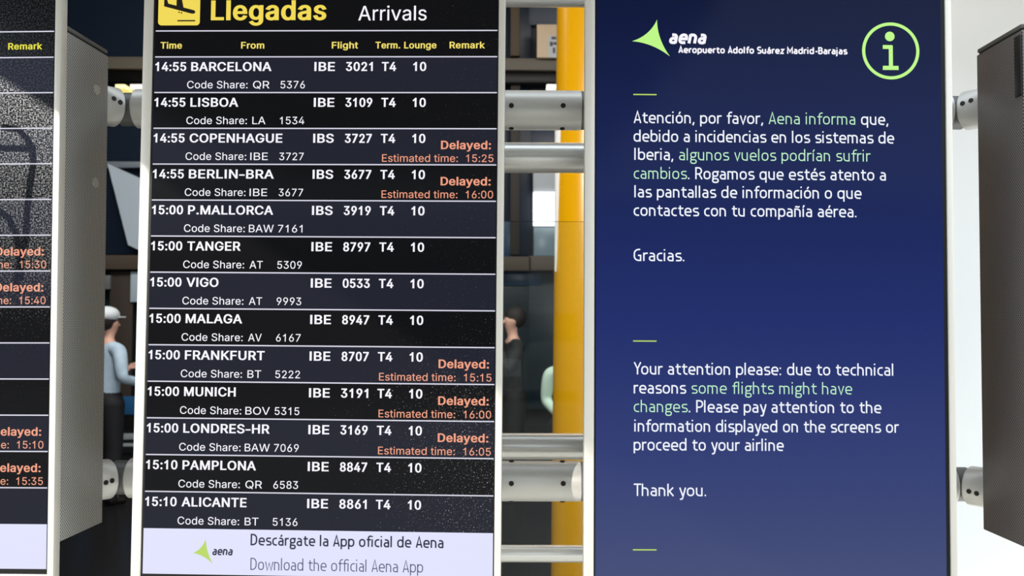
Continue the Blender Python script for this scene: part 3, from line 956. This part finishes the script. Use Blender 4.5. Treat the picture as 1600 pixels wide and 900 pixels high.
CITYW = {'BARCELONA': .1341, 'LISBOA': .0800, 'COPENHAGUE': .1545, 'BERLIN-BRA': .1412, 'P.MALLORCA': .1412, 'TANGER': .0885, 'VIGO': .0535,
         'MALAGA': .0935, 'FRANKFURT': .1318, 'MUNICH': .0855, 'LONDRES-HR': .1418, 'PAMPLONA': .1208, 'ALICANTE': .1068}
ROWS = [('14:55', 'BARCELONA', 'IBE', '3021', 'QR', '5376', None), ('14:55', 'LISBOA', 'IBE', '3109', 'LA', '1534', None),
        ('14:55', 'COPENHAGUE', 'IBS', '3727', 'IBE', '3727', '15:25'), ('14:55', 'BERLIN-BRA', 'IBS', '3677', 'IBE', '3677', '16:00'),
        ('15:00', 'P.MALLORCA', 'IBS', '3919', 'BAW', '7161', None), ('15:00', 'TANGER', 'IBE', '8797', 'AT', '5309', None),
        ('15:00', 'VIGO', 'IBE', '0533', 'AT', '9993', None), ('15:00', 'MALAGA', 'IBE', '8947', 'AV', '6167', None),
        ('15:00', 'FRANKFURT', 'IBE', '8707', 'BT', '5222', '15:15'), ('15:00', 'MUNICH', 'IBE', '3191', 'BOV', '5315', '16:00'),
        ('15:00', 'LONDRES-HR', 'IBE', '3169', 'BAW', '7069', '16:05'), ('15:10', 'PAMPLONA', 'IBE', '8847', 'QR', '6583', None),
        ('15:10', 'ALICANTE', 'IBE', '8861', 'BT', '5136', None)]

mid = build_display('arrivals_display', M_MID, 0.0, PANEL, 'black Llegadas Arrivals board listing flights from BARCELONA down to ALICANTE', hr=0.577)
scr = flight_screen(mid, DUST_MID, ROWS, 'arrivals')
m = MB()
sans_text(m, 'Llegadas', 0.0963, 0.2885, 0.0612, 0.0333, LIT_YELLOW, 0.052)
m.build('title_lettering', scr, smooth=False)
m = MB()
sans_text(m, 'Arrivals', 0.3414, 0.4542, 0.0604, 0.0243, LIT_WHITE, 0.006)
m.build('title_lettering', scr, smooth=False)
for s_, a_, b_ in (('Time', .0132, .0491), ('From', .1477, .1863), ('Flight', .2983, .3417), ('Term.', .3703, .4114), ('Lounge', .4178, .4710), ('Remark', .4925, .5503)):
    m = MB()
    sans_text(m, s_, a_, b_, 0.0138, 0.0112, LIT_PALE_YELLOW, 0.042)
    m.build('column_heading_lettering', scr, smooth=False)
# landing aircraft pictogram
m = MB()
x0, x1, z0, z1, r_ = .0081, .0780, .0527, .1230, .006
pts = []
for cx, cz, a0 in ((x1 - r_, z0 + r_, -90), (x1 - r_, z1 - r_, 0), (x0 + r_, z1 - r_, 90), (x0 + r_, z0 + r_, 180)):
    for k in range(7):
        a = math.radians(a0 + 15 * k)
        pts.append((cx + r_ * math.cos(a), cz + r_ * math.sin(a)))
flat_poly(m, pts, LIT_YELLOW)
px = lambda x, y: (0.0081 + (x - 247) * 0.001073, 0.0527 + (40 - y) * 0.001073)
body = [px(256, 10.3), px(256, -6), px(259, -6), px(262.5, 6), px(275.3, 9.3), px(275.3, -18), px(280, -18), px(286.5, 12.2), px(302, 16.2)]
for k in range(7):
    a = math.radians(75 - 30 * k)
    body.append(px(302.2 + 2.7 * math.cos(a), 19.2 - 2.7 * math.sin(a)))
body += [px(299, 21.8)]
flat_poly(m, body, INK_BLACK, 0.0010)
rect(m, px(277.2, 0)[0], px(305, 0)[0], px(0, 33.9)[1], px(0, 31.8)[1], INK_BLACK, -0.0010)
for cx, cy in ((279.6, 19.6), (283.4, 20.6)):
    flat_poly(m, [px(cx + 1.4 * math.cos(k * math.pi / 4), cy + 1.1 * math.sin(k * math.pi / 4)) for k in range(8)][::-1], INK_BLACK, 0.0010)
m.build('arrivals_icon', scr, smooth=False)
m = MB()
flat_poly(m, concave_triangle((.1059, -.7880), (.0852, -.8107), (.1185, -.8275), .58), LIT_LIME)
m.build('logo_mark', scr, smooth=False)
m = MB()
sign_text(m, [('aena', INK, 1.0)], .1168, .1508, -.8131, .0143, 0.17, 0.16)
m.build('logo_lettering', scr, smooth=False)
m = MB()
sign_text(m, [('Descárgate la App oficial de Aena', INK, 1.0)], .1790, .4914, -.7966, .0186, 0.135)
sign_text(m, [('Download the official Aena App', INK_SOFT, 1.0)], .1795, .4589, -.8363, .0194, 0.085)
m.build('app_banner_lettering', scr, smooth=False)

left = build_display('flight_display', M_LEFT, 0.0, PANEL, 'black flight board with dusty sunlit screen and Remark column, cut by the photo edge')
m = MB()
for z in (-0.023, -0.191):  # pale discs painted as glints of light on the side panel
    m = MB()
    m.cyl((0.5810, 0, 0), (0.5824, 0, 0), 0.0095, perforated('perforated_glint', (226, 222, 214), (80, 78, 74)), 24)
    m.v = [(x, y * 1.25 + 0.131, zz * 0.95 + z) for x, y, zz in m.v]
    tag(m.build('glint_patch', left), 'pale round patch standing in for a glint on the grey perforated side')
LR = [None] * 13
for k, t_ in ((5, '15:30'), (6, '15:40'), (10, '15:10'), (11, '15:35')):
    LR[k] = (None, None, None, None, None, None, t_)
scl = flight_screen(left, DUST_LEFT, LR, 'dusty')
m = MB()
sans_text(m, 'Remark', .4933, .5509, 0.0134, 0.0112, LIT_LEMON, 0.042)
m.build('column_heading_lettering', scl, smooth=False)

right = build_display('notice_display', M_RIGHT, 0.112, PANEL, 'blue notice board headed aena with white and mint text in Spanish and English', hx=0.004)
m = MB()
m.box(0.0003, SW - 0.0003, 0.0006, 0.012, -0.853 + 0.112, 0.176 + 0.112, BEZEL)
BLUE = screen_mat('notice_blue', (24, 38, 86), dict(scale=420, rough=0.4, rgb=(90, 90, 92), mask=[('Z', -0.2, -0.74, 0.80, 0.74)]),
                  [(0.0, (5, 18, 55)), (0.3, (17, 31, 82)), (0.55, (30, 44, 106)), (0.8, (48, 60, 116)), (1.0, (66, 76, 118))])  # lowest stops greyed to carry sun haze in the colour
rect(m, 0.0030, SW - 0.0065, -0.7385, 0.285, BLUE, 0)
scn = m.build('screen', right)
m = MB()
flat_poly(m, concave_triangle((.1016, .1700), (.0606, .1340), (.1226, .1095), .62), LIT_GREEN)
m.build('logo_mark', scn, smooth=False)
m = MB()
sign_text(m, [('aena', LIT_WHITE, 1.0)], .1206, .1833, .1312, .0240, 0.20, 0.2)
sign_text(m, [('Aeropuerto Adolfo Suárez Madrid-Barajas', LIT_WHITE, 1.0)], .1362, .4130, .1156, .0119, 0.20)
m.build('logo_lettering', scn, smooth=False)
m = MB()
C0 = (.4838, .1216)
ribbon(m, [(C0[0] + .0444 * math.cos(math.pi * k / 32), C0[1] + .0444 * math.sin(math.pi * k / 32)) for k in range(64)], .0026, LIT_GREEN, True, to3d)
flat_poly(m, [(.4824 + .0079 * math.cos(math.pi * k / 12), .1455 + .0079 * math.sin(math.pi * k / 12)) for k in range(24)], LIT_GREEN)
flat_poly(m, [(.4708, .1312), (.4708, .1248), (.4806, .1248), (.4806, .0970), (.4708, .0970), (.4704, .0902), (.4966, .0902), (.4962, .0970), (.4872, .0970), (.4872, .1300), (.4862, .1312)], LIT_GREEN)
m.build('information_icon', scn, smooth=False)
for z in (.0465, -.3538, -.6870):
    m = MB()
    rect(m, .0630, .1008, z - .0010, z + .0010, LIT_LIME)
    m.build('accent_dash', scn, smooth=False)
W_, G_ = LIT_TEXT, LIT_MINT
LINES = [
    ('spanish_lettering', [
        ([('Atención, por favor, ', W_, 1), ('Aena informa', G_, .75), (' que,', W_, 1)], .0635, .4790, -.0002),
        ([('debido a incidencias en los sistemas de', W_, 1)], .0635, .4881, -.0306),
        ([('Iberia, ', W_, 1), ('algunos vuelos podrían sufrir', G_, .75)], .0646, .4503, -.0604),
        ([('cambios', G_, .75), ('. Rogamos que estés atento a', W_, 1)], .0636, .4740, -.0912),
        ([('las pantallas de información o que', W_, 1)], .0647, .4341, -.1213),
        ([('contactes con tu compañía aérea.', W_, 1)], .0637, .4255, -.1514),
        ]),
    ('spanish_closing_lettering', [([('Gracias.', W_, 1)], .0637, .1456, -.2246)]),
    ('english_lettering', [
        ([('Your attention please: due to technical', W_, 1)], .0639, .4832, -.4074),
        ([('reasons ', W_, 1), ('some flights might have', G_, .75)], .0640, .4167, -.4379),
        ([('changes', G_, .75), ('. Please pay attention to the', W_, 1)], .0640, .4635, -.4678),
        ([('information displayed on the screens or', W_, 1)], .0650, .4927, -.4990),
        ([('proceed to your airline', W_, 1)], .0640, .3055, -.5289),
        ]),
    ('english_closing_lettering', [([('Thank you.', W_, 1)], .0631, .1802, -.6015)])]
for nm, ls in LINES:
    m = MB()
    for runs, a_, b_, z in ls:
        sign_text(m, runs, a_, b_, z, .0199, 0.115)
    m.build(nm, scn, smooth=False)

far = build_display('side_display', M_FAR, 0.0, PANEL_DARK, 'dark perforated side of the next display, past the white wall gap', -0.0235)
m = MB()
m.box(0.0003, SW - 0.0003, 0.0006, 0.012, -0.853, 0.176, BEZEL)
m.build('screen', far)
m = MB()
m.box(-0.0270, -0.0231, 0.0195, 0.040, -0.060, 0.042, BLACK, 0.001)
m.build('latch_plate', far)


# ------------------------------------------------------------------ tubes, sleeves and elbows that carry the boards
def screw(parent, p, r=0.0055, d=(0, -1, 0)):
    d = Vector(d)
    m = MB()
    m.cyl(Vector(p) - d * 0.003, Vector(p) + d * 0.0016, r, SCREW, 20, 0.0005)
    m.cyl(Vector(p) + d * 0.0014, Vector(p) + d * 0.0019, r * 0.55, SOCKET, 6)
    m.build('screw', parent)


YS = 1.83
for py, where, nx in ((172.5, 'upper', (0, -1)), (751.5, 'lower', (0, 1))):
    c = at_depth(850, py, YS)
    R_ = 31.0 / 1500 * YS
    root = empty('coupling_sleeve', Matrix.Translation((0, YS, c.z)))
    tag(root, '%s silver sleeve with two front screws joining the arrivals and notice boards' % where, 'bracket', 'tube sleeves between the boards')
    m = MB()
    m.cyl((-0.09, 0, 0), (0.1310, 0, 0), R_, ALU_CLAMP, 64, 0.0012)
    m.build('sleeve', root)
    m = MB()
    m.cyl((0.1300, 0, 0), (0.200, 0, 0), R_ * 0.97, NECK, 64, 0.001)
    m.build('collar', root)
    m = MB()
    m.box(-0.085, -0.045, -0.078, -0.01, -0.03, 0.03, NECK, 0.002)
    m.build('mount_block', root)
    m = MB()
    m.box(0.16, 0.195, -0.098, -0.01, -0.03, 0.03, NECK, 0.002)
    m.build('mount_block', root)
    for sx in (799, 880):
        p = at_depth(sx, 165 if py < 400 else 755.5, YS - R_)
        dz = p.z - c.z
        yy = -math.sqrt(R_ * R_ - dz * dz)
        dd = Vector((0, yy, dz)).normalized()
        screw(root, Vector((p.x, 0, 0)) + dd * R_, 0.0048, dd)
        d2 = Vector((0, -0.25, -1)).normalized()
        screw(root, Vector((p.x, 0, 0)) + d2 * R_, 0.0048, d2)
        if py > 400:
            d3 = Vector((0, -0.15, 1)).normalized()
            screw(root, Vector((p.x, 0, 0)) + d3 * R_, 0.0048, d3)

frame_o = empty('support_frame', Matrix.Translation((0.06, 1.95, 0)))
tag(frame_o, 'silver ladder frame of horizontal tubes standing behind the arrivals and notice boards', 'frame')
for x in (-0.30, 0.30):
    m = MB()
    m.cyl((x, 0, 0), (x, 0, 2.55), 0.042, ALU_TUBE, 40, 0.002)
    m.build('post', frame_o)
for y0, y1 in ((-36, 11), (222.5, 270.5), (676.5, 718.5), (851.5, 878.5)):
    ca, cb = at_depth(850, y0, 1.95), at_depth(850, y1, 1.95)
    m = MB()
    m.cyl((-0.30, 0, (ca.z + cb.z) / 2), (0.30, 0, (ca.z + cb.z) / 2), (ca.z - cb.z) / 2 * 0.985, ALU_TUBE, 48)
    m.build('rung', frame_o)


def elbow(name, sgn, py, label, xj, yj, x_host, y_host, x_arm, arm_len, cut, screws):
    """tube stub from a housing, dark neck, and a second clamp turned towards the viewer"""
    c = at_depth(850, py, yj)
    R_ = 30.5 / 1500 * yj
    root = empty(name, Matrix.Translation((xj, yj, c.z)))
    tag(root, label, 'bracket', 'elbow brackets at the board sides')
    m = MB()
    m.cyl((x_host - xj, 0, 0), (-sgn * 0.0125, 0, 0), R_, ALU_CLAMP, 64, 0.003)
    m.build('stub', root)
    m = MB()
    m.cyl((-sgn * 0.012, 0.006, 0), (sgn * 0.02, 0.006, 0), R_ * 0.86, NECK, 48, 0.003)
    m.build('neck', root)
    d = Vector((sgn * 0.62, -0.785, 0)).normalized()
    p0 = Vector((x_arm - xj, -0.010, 0))
    m = MB()
    m.cyl(p0, p0 + d * arm_len, R_ * 1.0, ALU_CLAMP, 64, 0.003)
    arm = m.build('clamp', root)
    cb = bmesh.new()                                            # the clamp is cut flush with the housing it is bolted to
    cb.from_mesh(arm.data)
    bmesh.ops.remove_doubles(cb, verts=list(cb.verts), dist=1e-6)
    g = bmesh.ops.bisect_plane(cb, geom=list(cb.verts) + list(cb.edges) + list(cb.faces), plane_co=(cut[0] - xj, cut[1] - yj, 0), plane_no=cut[2], clear_outer=True)
    bmesh.ops.holes_fill(cb, edges=[e for e in cb.edges if e.is_boundary])
    cb.to_mesh(arm.data)
    cb.free()
    for q in screws:                                            # each screw sits where the view ray meets the barrel
        o_ = Vector((0, 0, CAM_Z)) - root.location - p0
        v_ = at_depth(q[0], q[1], 1.0) - Vector((0, 0, CAM_Z))
        a_, b_ = v_ - d * v_.dot(d), o_ - d * o_.dot(d)
        A_, B_, C_ = a_.dot(a_), a_.dot(b_), b_.dot(b_) - R_ * R_
        t_ = (-B_ - math.sqrt(max(0, B_ * B_ - A_ * C_))) / A_
        n_ = (b_ + a_ * t_).normalized()
        screw(arm, p0 + o_ + v_ * t_, 0.0046, n_)


_Ln = M_LEFT.to_3x3() @ Vector((0, -1, 0))
for py, w, sc_ in ((172.5, 'upper', ((178, 154), (188, 160))), (749.0, 'lower', ((165.5, 754), (175, 751)))):
    _L = M_LEFT @ Vector((0.50, 0.1772, -0.085 if w == 'upper' else -0.74))
    elbow('elbow_bracket', -1, py, '%s silver elbow bracket between the dusty flight board and the arrivals board' % w, -0.735, 1.83, -0.56, 1.83, -0.757, 0.16, (_L.x, _L.y, tuple(_Ln)), sc_)
for py, w, sc_ in ((173.0, 'upper', ((1504, 161.7), (1517, 157))), (755.0, 'lower', ((1514, 767.7), (1526, 771)))):
    elbow('elbow_bracket', 1, py, '%s silver elbow bracket in front of the white wall beside the notice board' % w, 0.847, 1.83, 0.66, 1.83, 0.864, 0.16, (0.9, 1.7325, (0, -1, 0)), sc_)

# bent tube on the outer edge of the dusty board: its shadow falls on that screen
STEEL = mat('dark_steel', (70, 70, 72), 0.5, 0.6)


def shade(px_, py_, t=0.34):
    p = at_depth(px_, py_, 1.595)
    return p - SUN_DIR * t


arm_o = empty('cable_arm', Matrix.Translation(shade(-260, 225)))
tag(arm_o, 'bent steel arm with a round joint reaching past the dusty flight board', 'bracket')
inv = arm_o.matrix_world.inverted()
T = lambda *a: inv @ shade(*a)
m = MB()
m.path([T(-260, 225), T(57, 237)], 0.0055, STEEL)
m.path([inv @ Vector((-1.352, 1.60, shade(-260, 225).z)), inv @ Vector((-1.60, shade(-260, 225).y, shade(-260, 225).z)), T(-260, 225)], 0.0055, STEEL)
m.build('tube', arm_o)
m = MB()
m.path([T(12, 203), T(36, 206), T(52, 222), T(60, 240), T(61, 262), T(56, 290), T(51, 330), T(49, 372), T(44, 395), T(33, 440), T(38, 460)], 0.0052, STEEL)
m.path([T(-40, 318), T(0, 328), T(22, 345), T(34, 372), T(38, 396), T(40, 440)], 0.0055, STEEL)
m.build('cable', arm_o)
m = MB()
b = bmesh.new()
p = T(57, 236)
q = SUN_DIR.to_track_quat('Z', 'Y').to_matrix()
n = 28
vs = []
for rr in (0.0062, 0.0088):
    for zz in (-0.004, 0.004):
        for k in range(n):
            a = 2 * math.pi * k / n
            vs.append(p + q @ Vector((rr * math.cos(a), rr * math.sin(a), zz)))
fs = []
for k in range(n):
    j = (k + 1) % n
    fs += [(k, j, n + j, n + k), (2 * n + k, 3 * n + k, 3 * n + j, 2 * n + j), (k, 2 * n + k, 2 * n + j, j), (n + k, n + j, 3 * n + j, 3 * n + k)]
m.mesh(vs, fs, STEEL)
b.free()
m.build('joint', arm_o)


# ------------------------------------------------------------------ people in the hall
SKIN = mat('skin', (226, 178, 158), 0.55, 0, 0.35)
HAIR_DARK = mat('hair_dark', (34, 28, 26), 0.7)


def skin_mesh(name, pts, edges, material, parent, root=0, sub=2):
    """one continuous surface grown around connected joints; pts = {key: ((x, y, z), radius)}"""
    keys = list(pts)
    keys.remove(root)
    keys = [root] + keys
    idx = {k: i for i, k in enumerate(keys)}
    me = bpy.data.meshes.new(name)
    me.from_pydata([pts[k][0] for k in keys], [(idx[a], idx[b]) for a, b in edges], [])
    o = bpy.data.objects.new(name, me)
    COL.objects.link(o)
    sm = o.modifiers.new('skin', 'SKIN')
    sm.use_smooth_shade = True
    sm.branch_smoothing = 0.4
    for i, k in enumerate(keys):
        sv = me.skin_vertices[0].data[i]
        r = pts[k][1]
        sv.radius = r if isinstance(r, tuple) else (r, r)
        sv.use_root = (i == 0)
    sd = o.modifiers.new('smooth', 'SUBSURF')
    sd.levels = sd.render_levels = sub
    dg = bpy.context.evaluated_depsgraph_get()
    nm = bpy.data.meshes.new_from_object(o.evaluated_get(dg))
    nm.name = name
    bpy.data.objects.remove(o)
    nm.materials.clear()
    nm.materials.append(material)
    nm.polygons.foreach_set('use_smooth', [True] * len(nm.polygons))
    r_ = bpy.data.objects.new(name, nm)
    COL.objects.link(r_)
    r_.parent = parent
    return r_


def chain(keys):
    return list(zip(keys, keys[1:]))


def person(loc, turn, h, label, jacket, trousers, arms, hair, shoes, cap=None):
    """standing figure of height h facing -Y before the turn; arms = {side: (elbow, wrist, finger direction)}"""
    k = h / 1.75
    M = Matrix.Translation(loc) @ Matrix.Rotation(turn, 4, 'Z')
    root = empty('person', M)
    tag(root, label, 'person')
    S = lambda x, y, z: (x * k, y * k, z * k)
    P = {'pelvis': (S(0, 0, .95), (.12 * k, .085 * k)), 'waist': (S(0, 0, 1.10), (.125 * k, .09 * k)), 'chest': (S(0, 0, 1.30), (.145 * k, .10 * k)),
         'collar': (S(0, .01, 1.43), (.09 * k, .07 * k)), 'neck': (S(0, .005, 1.50), .052 * k), 'jaw': (S(0, -.018, 1.57), (.060 * k, .068 * k)),
         'mid': (S(0, -.008, 1.645), (.074 * k, .090 * k)), 'crown': (S(0, .005, 1.705), (.062 * k, .074 * k)),
         'nose0': (S(0, -.075, 1.635), .018 * k), 'nose': (S(0, -.112, 1.615), .012 * k)}
    E = chain(['pelvis', 'waist', 'chest', 'collar', 'neck', 'jaw', 'mid', 'crown']) + [('mid', 'nose0'), ('nose0', 'nose')]
    for s in (-1, 1):
        n = 'l' if s < 0 else 'r'
        P.update({n + 'hip': (S(.095 * s, 0, .88), .08 * k), n + 'knee': (S(.10 * s, -.015, .49), .058 * k), n + 'ankle': (S(.10 * s, .015, .09), .034 * k),
                  n + 'toe': (S(.11 * s, -.085, .035), (.026 * k, .020 * k)), n + 'ear': (S(.086 * s, .0, 1.635), .016 * k)})
        E += chain(['pelvis', n + 'hip', n + 'knee', n + 'ankle', n + 'toe']) + [('mid', n + 'ear')]
        el, wr, fd = (Vector(v) for v in arms[n])
        sh = Vector((.185 * s, .0, 1.40))
        fd.normalize()
        across = fd.cross(Vector((0, 1, 0.2))).normalized()
        palm = wr + fd * .05
        P.update({n + 'sh': (S(*sh), .062 * k), n + 'el': (S(*el), .043 * k), n + 'wr': (S(*wr), .028 * k), n + 'palm': (S(*palm), (.036 * k, .018 * k))})
        E += chain(['collar', n + 'sh', n + 'el', n + 'wr', n + 'palm'])
        curl = Vector((0, -1, -.2)).normalized()
        for i, (off, ln) in enumerate(((-.027, .060), (-.009, .072), (.009, .067), (.026, .052))):
            a = palm + across * off + fd * .035
            b = a + fd * ln * .55 + curl * .012
            c = b + fd * ln * .30 + curl * .028
            for q, v, r in (('a', a, .0095), ('b', b, .0085), ('c', c, .0075)):
                P['%sf%d%s' % (n, i, q)] = (S(*v), r * k)
            E += chain([n + 'palm'] + ['%sf%d%s' % (n, i, q) for q in 'abc'])
        ta = wr + fd * .03 - across * .032 * s * (1 if n == 'l' else -1)
        tb = ta + fd * .04 - across * .012
        P.update({n + 'ta': (S(*ta), .011 * k), n + 'tb': (S(*tb), .009 * k)})
        E += chain([n + 'wr', n + 'ta', n + 'tb'])
    skin_mesh('body', P, E, SKIN, root, 'pelvis', 1)
    # jacket, trousers, shoes, hair are garments over the body
    g = 1.14
    J = {q: (P[q][0], tuple(x * g for x in P[q][1]) if isinstance(P[q][1], tuple) else P[q][1] * g) for q in ('waist', 'chest', 'collar', 'lsh', 'lel', 'rsh', 'rel')}
    J['ncol'] = (S(0, .012, 1.485), (.066 * k, .062 * k))
    J['hem'] = (S(0, 0, .90), (.155 * k, .118 * k))
    for n in 'lr':
        e_, w_ = Vector(P[n + 'el'][0]), Vector(P[n + 'wr'][0])
        J[n + 'cuff'] = (tuple(e_.lerp(w_, .92)), .042 * k)
        J[n + 'sh'] = (P[n + 'sh'][0], .072 * k)
        J[n + 'el'] = (P[n + 'el'][0], .055 * k)
    skin_mesh('jacket', J, chain(['hem', 'waist', 'chest', 'collar', 'ncol']) + [e for n in 'lr' for e in chain(['collar', n + 'sh', n + 'el', n + 'cuff'])], jacket, root, 'waist')
    m = MB()
    m.ball((0, 0, .935 * k), .1 * k, trousers, 1.62, 1.28, 1.35)
    for s in (-1, 1):
        hp, kn, an = Vector(S(.090 * s, 0, .90)), Vector(S(.10 * s, -.015, .49)), Vector(S(.10 * s, .012, .055))
        m.ball(hp, .104 * k, trousers)
        m.cyl(hp, kn, .104 * k, trousers, 28, r1=.074 * k)
        m.ball(kn, .074 * k, trousers)
        m.cyl(kn, an, .074 * k, trousers, 28, r1=.060 * k)
    m.build('trousers', root)
    for s in (-1, 1):
        skin_mesh('shoe', {0: (S(.10 * s, .045, .045), (.045 * k, .043 * k)), 1: (S(.104 * s, -.05, .042), (.046 * k, .040 * k)), 2: (S(.112 * s, -.135, .032), (.042 * k, .030 * k))},
                  [(0, 1), (1, 2)], shoes, root, 0)
    m = MB()
    m.ball((0, .030 * k, 1.672 * k), .1 * k, hair, .92, 1.02, 1.06)
    m.build('hair', root)
    if cap:
        m = MB()
        m.ball((0, .022 * k, 1.715 * k), .108 * k, cap, 1, 1.06, .72)
        m.cyl((0, -.07 * k, 1.69 * k), (0, -.07 * k, 1.70 * k), .085 * k, cap, 32)
        m.build('cap', root)
    return root


DENIM = mat('denim', (44, 52, 70), 0.8)
p = at_depth(801, 505, 9.4)
person((p.x, 9.4, 0), -1.25, 1.84, 'person in dark clothing with a hand raised to the face, left of the yellow column',
       mat('black_jacket', (30, 34, 36), 0.8), mat('black_trousers', (24, 26, 28), 0.8),
       {'l': ((-.25, .02, 1.14), (-.24, -.12, .92), (0, -.3, -1)), 'r': ((.25, -.12, 1.18), (.07, -.20, 1.47), (-.3, 0.15, 1))}, HAIR_DARK, BLACK)
p = at_depth(170, 505, 9.0)
person((p.x, 9.0, 0), 2.5, 1.80, 'person in a pale blue shirt and white cap seen left of the arrivals board',
       mat('pale_blue_shirt', (190, 214, 238), 0.8, var=0.25, vscale=14), mat('black_jeans', (24, 26, 32), 0.8),
       {'l': ((-.27, .02, 1.14), (-.20, -.20, 1.10), (.4, -.6, -.3)), 'r': ((.27, -.04, 1.14), (.16, -.24, 1.20), (-.4, -.6, .3))}, HAIR_DARK, BLACK,
       mat('white_cap', (226, 234, 240), 0.7))
p = at_depth(888, 505, 8.2)
person((p.x, 8.2, 0), 0.2, 1.60, 'person in a pale mint top, mostly hidden behind the yellow column',
       mat('mint_top', (206, 232, 214), 0.8), mat('charcoal_trousers', (40, 42, 44), 0.8),
       {'l': ((-.21, .02, 1.14), (-.13, -.16, 1.02), (.6, -.5, -.2)), 'r': ((.22, .02, 1.14), (.20, -.14, .95), (0, -.4, -1))}, HAIR_DARK, BLACK)

# blue crowd barrier behind the person in the pale blue shirt
a, b = at_depth(120, 619, 10.6), at_depth(240, 648, 10.6)
br = empty('barrier', Matrix.Translation(((a.x + b.x) / 2, 10.6, 0)))
tag(br, 'blue panel barrier on legs in the hall left of the arrivals board', 'barrier')
w_ = (b.x - a.x) / 2
m = MB(); m.box(-w_, w_, -.02, .02, b.z, a.z, mat('barrier_blue', (30, 86, 134), 0.4), 0.006); m.build('panel', br)
for s in (-1, 1):
    m = MB()
    m.cyl((w_ * .9 * s, 0.045, 0), (w_ * .9 * s, 0.045, a.z), .025, STEEL, 20)
    m.box(w_ * .9 * s - .03, w_ * .9 * s + .03, -.25, .30, 0, .025, STEEL, .004)
    m.build('leg', br)
for px_, py_, rx, rz in ((171, 624, .016, .016), (173, 643, .02, .02), (180, 634, .014, .014)):  # white discs put in for spots of reflected light
    p = at_depth(px_, py_, 10.575)
    m = MB(); m.cyl((p.x - br.location.x, -.035, p.z), (p.x - br.location.x, -.019, p.z), rx, WHITE, 24, 0.003); m.build('light_spot', br)
